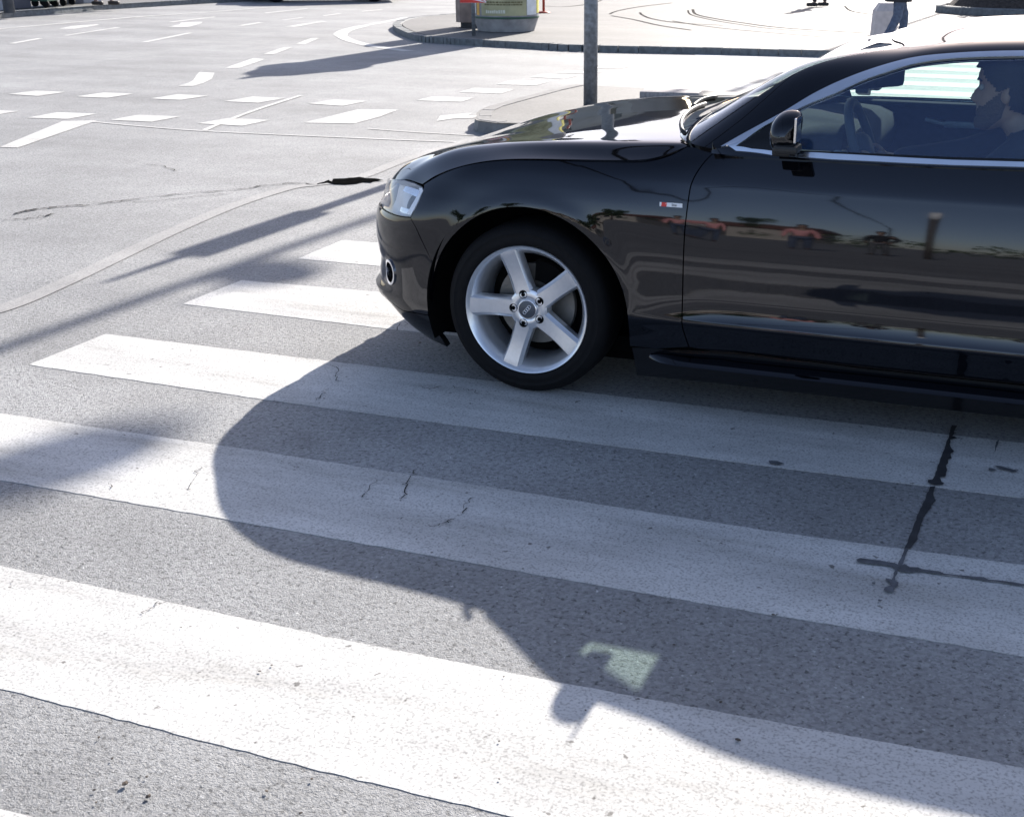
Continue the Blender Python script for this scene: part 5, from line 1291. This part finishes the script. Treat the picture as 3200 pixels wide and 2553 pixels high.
def round_caster(px, z, r, label):  # unseen disc added overhead to cast a soft round shadow
    c_ = lift(px, z); o = empty('hanging_lamp', (c_.x, c_.y, c_.z)); tag(o, label, 'lamp')
    sh = MB().lathe([(0,.34*r),(.25*r,.32*r),(.5*r,.24*r),(.85*r,.06*r),(r,-.10*r),(.9*r,-.14*r),(0,-.10*r)], 28).build('lamp_shade', M['galv'], o, smooth=True)
    MB().tube([(0,0,.3*r),(0,0,.3*r+.25)], .02, 8).build('hanger', M['tar'], o)
    MB().tube([(-30,0,.3*r+1.2),(-12,0,.3*r+.5),(0,0,.3*r+.25),(12,0,.3*r+.5),(30,0,.3*r+1.2)], .005, 6).build('span_wire', M['tar'], o)
round_caster((815, 858), 8.6, .30, 'smaller hanging street lamp over the crossing, nearer the signal pole')
o = empty('hanging_lamp', tuple(lift((-700, 1760), 11.))); tag(o, 'long tapered street lamp slung over the crossing nearer the viewer', 'lamp'); q0 = o.location  # unseen body, added and shaped to cast the soft diagonal streak
tp = [lift(p_, 11.)-q0 for p_ in ((-700, 1760), (-350, 1640), (-150, 1545), (140, 1455), (380, 1375), (550, 1325))]
MB().tube(tp, [.04, .05, .20, .25, .22, .08], 16, flat=.5).build('lamp_head', M['galv'], o, smooth=True)
MB().tube([(-34, 0, .7), (-15, 0, .35), tuple(tp[3]+Vector((0, 0, .18))), (15, 0, .35), (34, 0, .7)], .005, 6).build('span_wire', M['tar'], o)
# ------------------------------------------------------------------ street front beyond the square (above the frame; reflected in the paintwork)
def townhouse(x, y, wd, h_, rz, label, m='facade'):
    o = empty('town_house', (x, y, 0), rz); tag(o, label, 'house', 'town houses beyond the square')
    mb = MB(); mb.box((0, 5, h_/2), (wd, 10, h_)); mb.box((0, -.12, h_-.4), (wd+.3, .3, .5)); mb.box((0, -.1, 4.2), (wd+.1, .25, .3)); wl = mb.build('wall', M[m], o)
    mb = MB(); mb.add([(-wd/2,-.2,h_),(wd/2,-.2,h_),(wd/2,10,h_),(-wd/2,10,h_),(-wd/2,5,h_+3),(wd/2,5,h_+3)], [(0,1,5,4),(2,3,4,5),(0,4,3),(1,2,5)]); mb.build('roof', M['roofgrey'], o)
    nx = int(wd/3.4)
    for i in range(nx):
        for j in range(int(h_/3.6)):
            MB().box((-wd/2+wd*(i+.5)/nx, -.03, 2.2+j*3.5), (1.25, .08, 2.0)).build('window', M['win'], o)
for a_ in [(-62, 62, 26, 7, -.25, 'grey town house at the left end of the row beyond the square', 'facade'), (-33, 72, 24, 7.4, -.1, 'tall beige town house left of centre beyond the square', 'wallw'),
           (-8, 78, 22, 6.2, 0, 'grey town house in the middle of the row beyond the square', 'facade'), (16, 80, 24, 7.0, .05, 'beige town house right of centre beyond the square', 'wallw'), (42, 76, 24, 6.6, .15, 'grey town house at the right end of the row beyond the square', 'facade')]: townhouse(*a_)
# ------------------------------------------------------------------ near side of the road (seen only as reflections)
sp = empty('sign_post', (2.5, -12.8, 0)); tag(sp, 'slim brown post on the near side of the road', 'sign post')
MB().tube([(0,0,0),(0,0,2.8)], .05, 12).build('post', M['bark'], sp, smooth=True); MB().tube([(0,0,2.8),(0,0,3.2)], .06, 12).build('cap', M['white'], sp, smooth=True)
def tree(x, y, h_, label):
    o = empty('tree', (x, y, 0)); tag(o, label, 'tree', 'trees on the near side of the road')
    mb = MB(); mb.tube([(0,0,0),(.05,0,h_*.25),(-.05,.1,h_*.5),(0,0,h_*.8)], [.22,.17,.12,.03], 10)
    for _ in range(7): a = random.uniform(0, 6.3); z = h_*random.uniform(.3, .6); mb.tube([(0,0,z),(h_*.22*math.cos(a),h_*.22*math.sin(a),z+h_*.18)], [.07,.02], 6)
    mb.build('trunk', M['bark'], o, smooth=True)
    mb = MB()
    for _ in range(16):
        a = random.uniform(0, 6.3); r = random.uniform(0, h_*.26); leaves(mb, (r*math.cos(a), r*math.sin(a), h_*random.uniform(.42, .88)), h_*.14, 110, .22)
    mb.build('crown', M['leaf'], o)
for i, (x, y, h_, lb) in enumerate([(-26,-34,7.5,'leftmost tree on the near side'), (-19,-38,9,'tall tree second from the left on the near side'), (-31,-28,6,'small tree at the far left of the near side'), (-9,-48,6,'tree beside the cream house'), (14,-60,7,'tree far to the right on the near side')]): tree(x, y, h_, lb)
def house(x, y, wd, dp, h_, label, rz=0.):
    o = empty('house', (x, y, 0), rz); tag(o, label, 'house')
    mb = MB(); mb.box((0,0,h_/2),(wd,dp,h_)); wl = mb.build('wall', M['wallw'], o)
    mb = MB(); r = h_*.45; e = .5
    mb.add([(-wd/2-e,-dp/2-e,h_),(wd/2+e,-dp/2-e,h_),(wd/2+e,dp/2+e,h_),(-wd/2-e,dp/2+e,h_),(-wd/2-e,0,h_+r),(wd/2+e,0,h_+r)], [(0,1,5,4),(2,3,4,5),(0,4,3),(1,2,5),(3,2,1,0)]); mb.build('roof', M['roof'], o)
    for i in range(int(wd/2.5)):
        mb = MB(); mb.box((-wd/2+1.4+i*2.5, dp/2+.02, h_*.55),(1.1,.06,1.5)); mb.build('window', M['win'], o)
house(-16,-66,16,9,3.6,'cream house with red tiled roof behind the trees', .1); house(26,-85,14,9,3.4,'low cream house with red roof on the right', -.05)
mb = MB(); leaves(mb, (0,0,0), 1, 10, .2)
mb = MB()
for i in range(120): leaves(mb, (random.uniform(-45, 45), random.uniform(-1, 1)-random.uniform(0, 2), random.uniform(.4, 2.3)), .9, 30, .25)
o = mb.build('hedge', M['leaf'], None, loc=(0,-46,0)); tag(o, 'long low dark hedge behind the near side pavement', 'hedge')
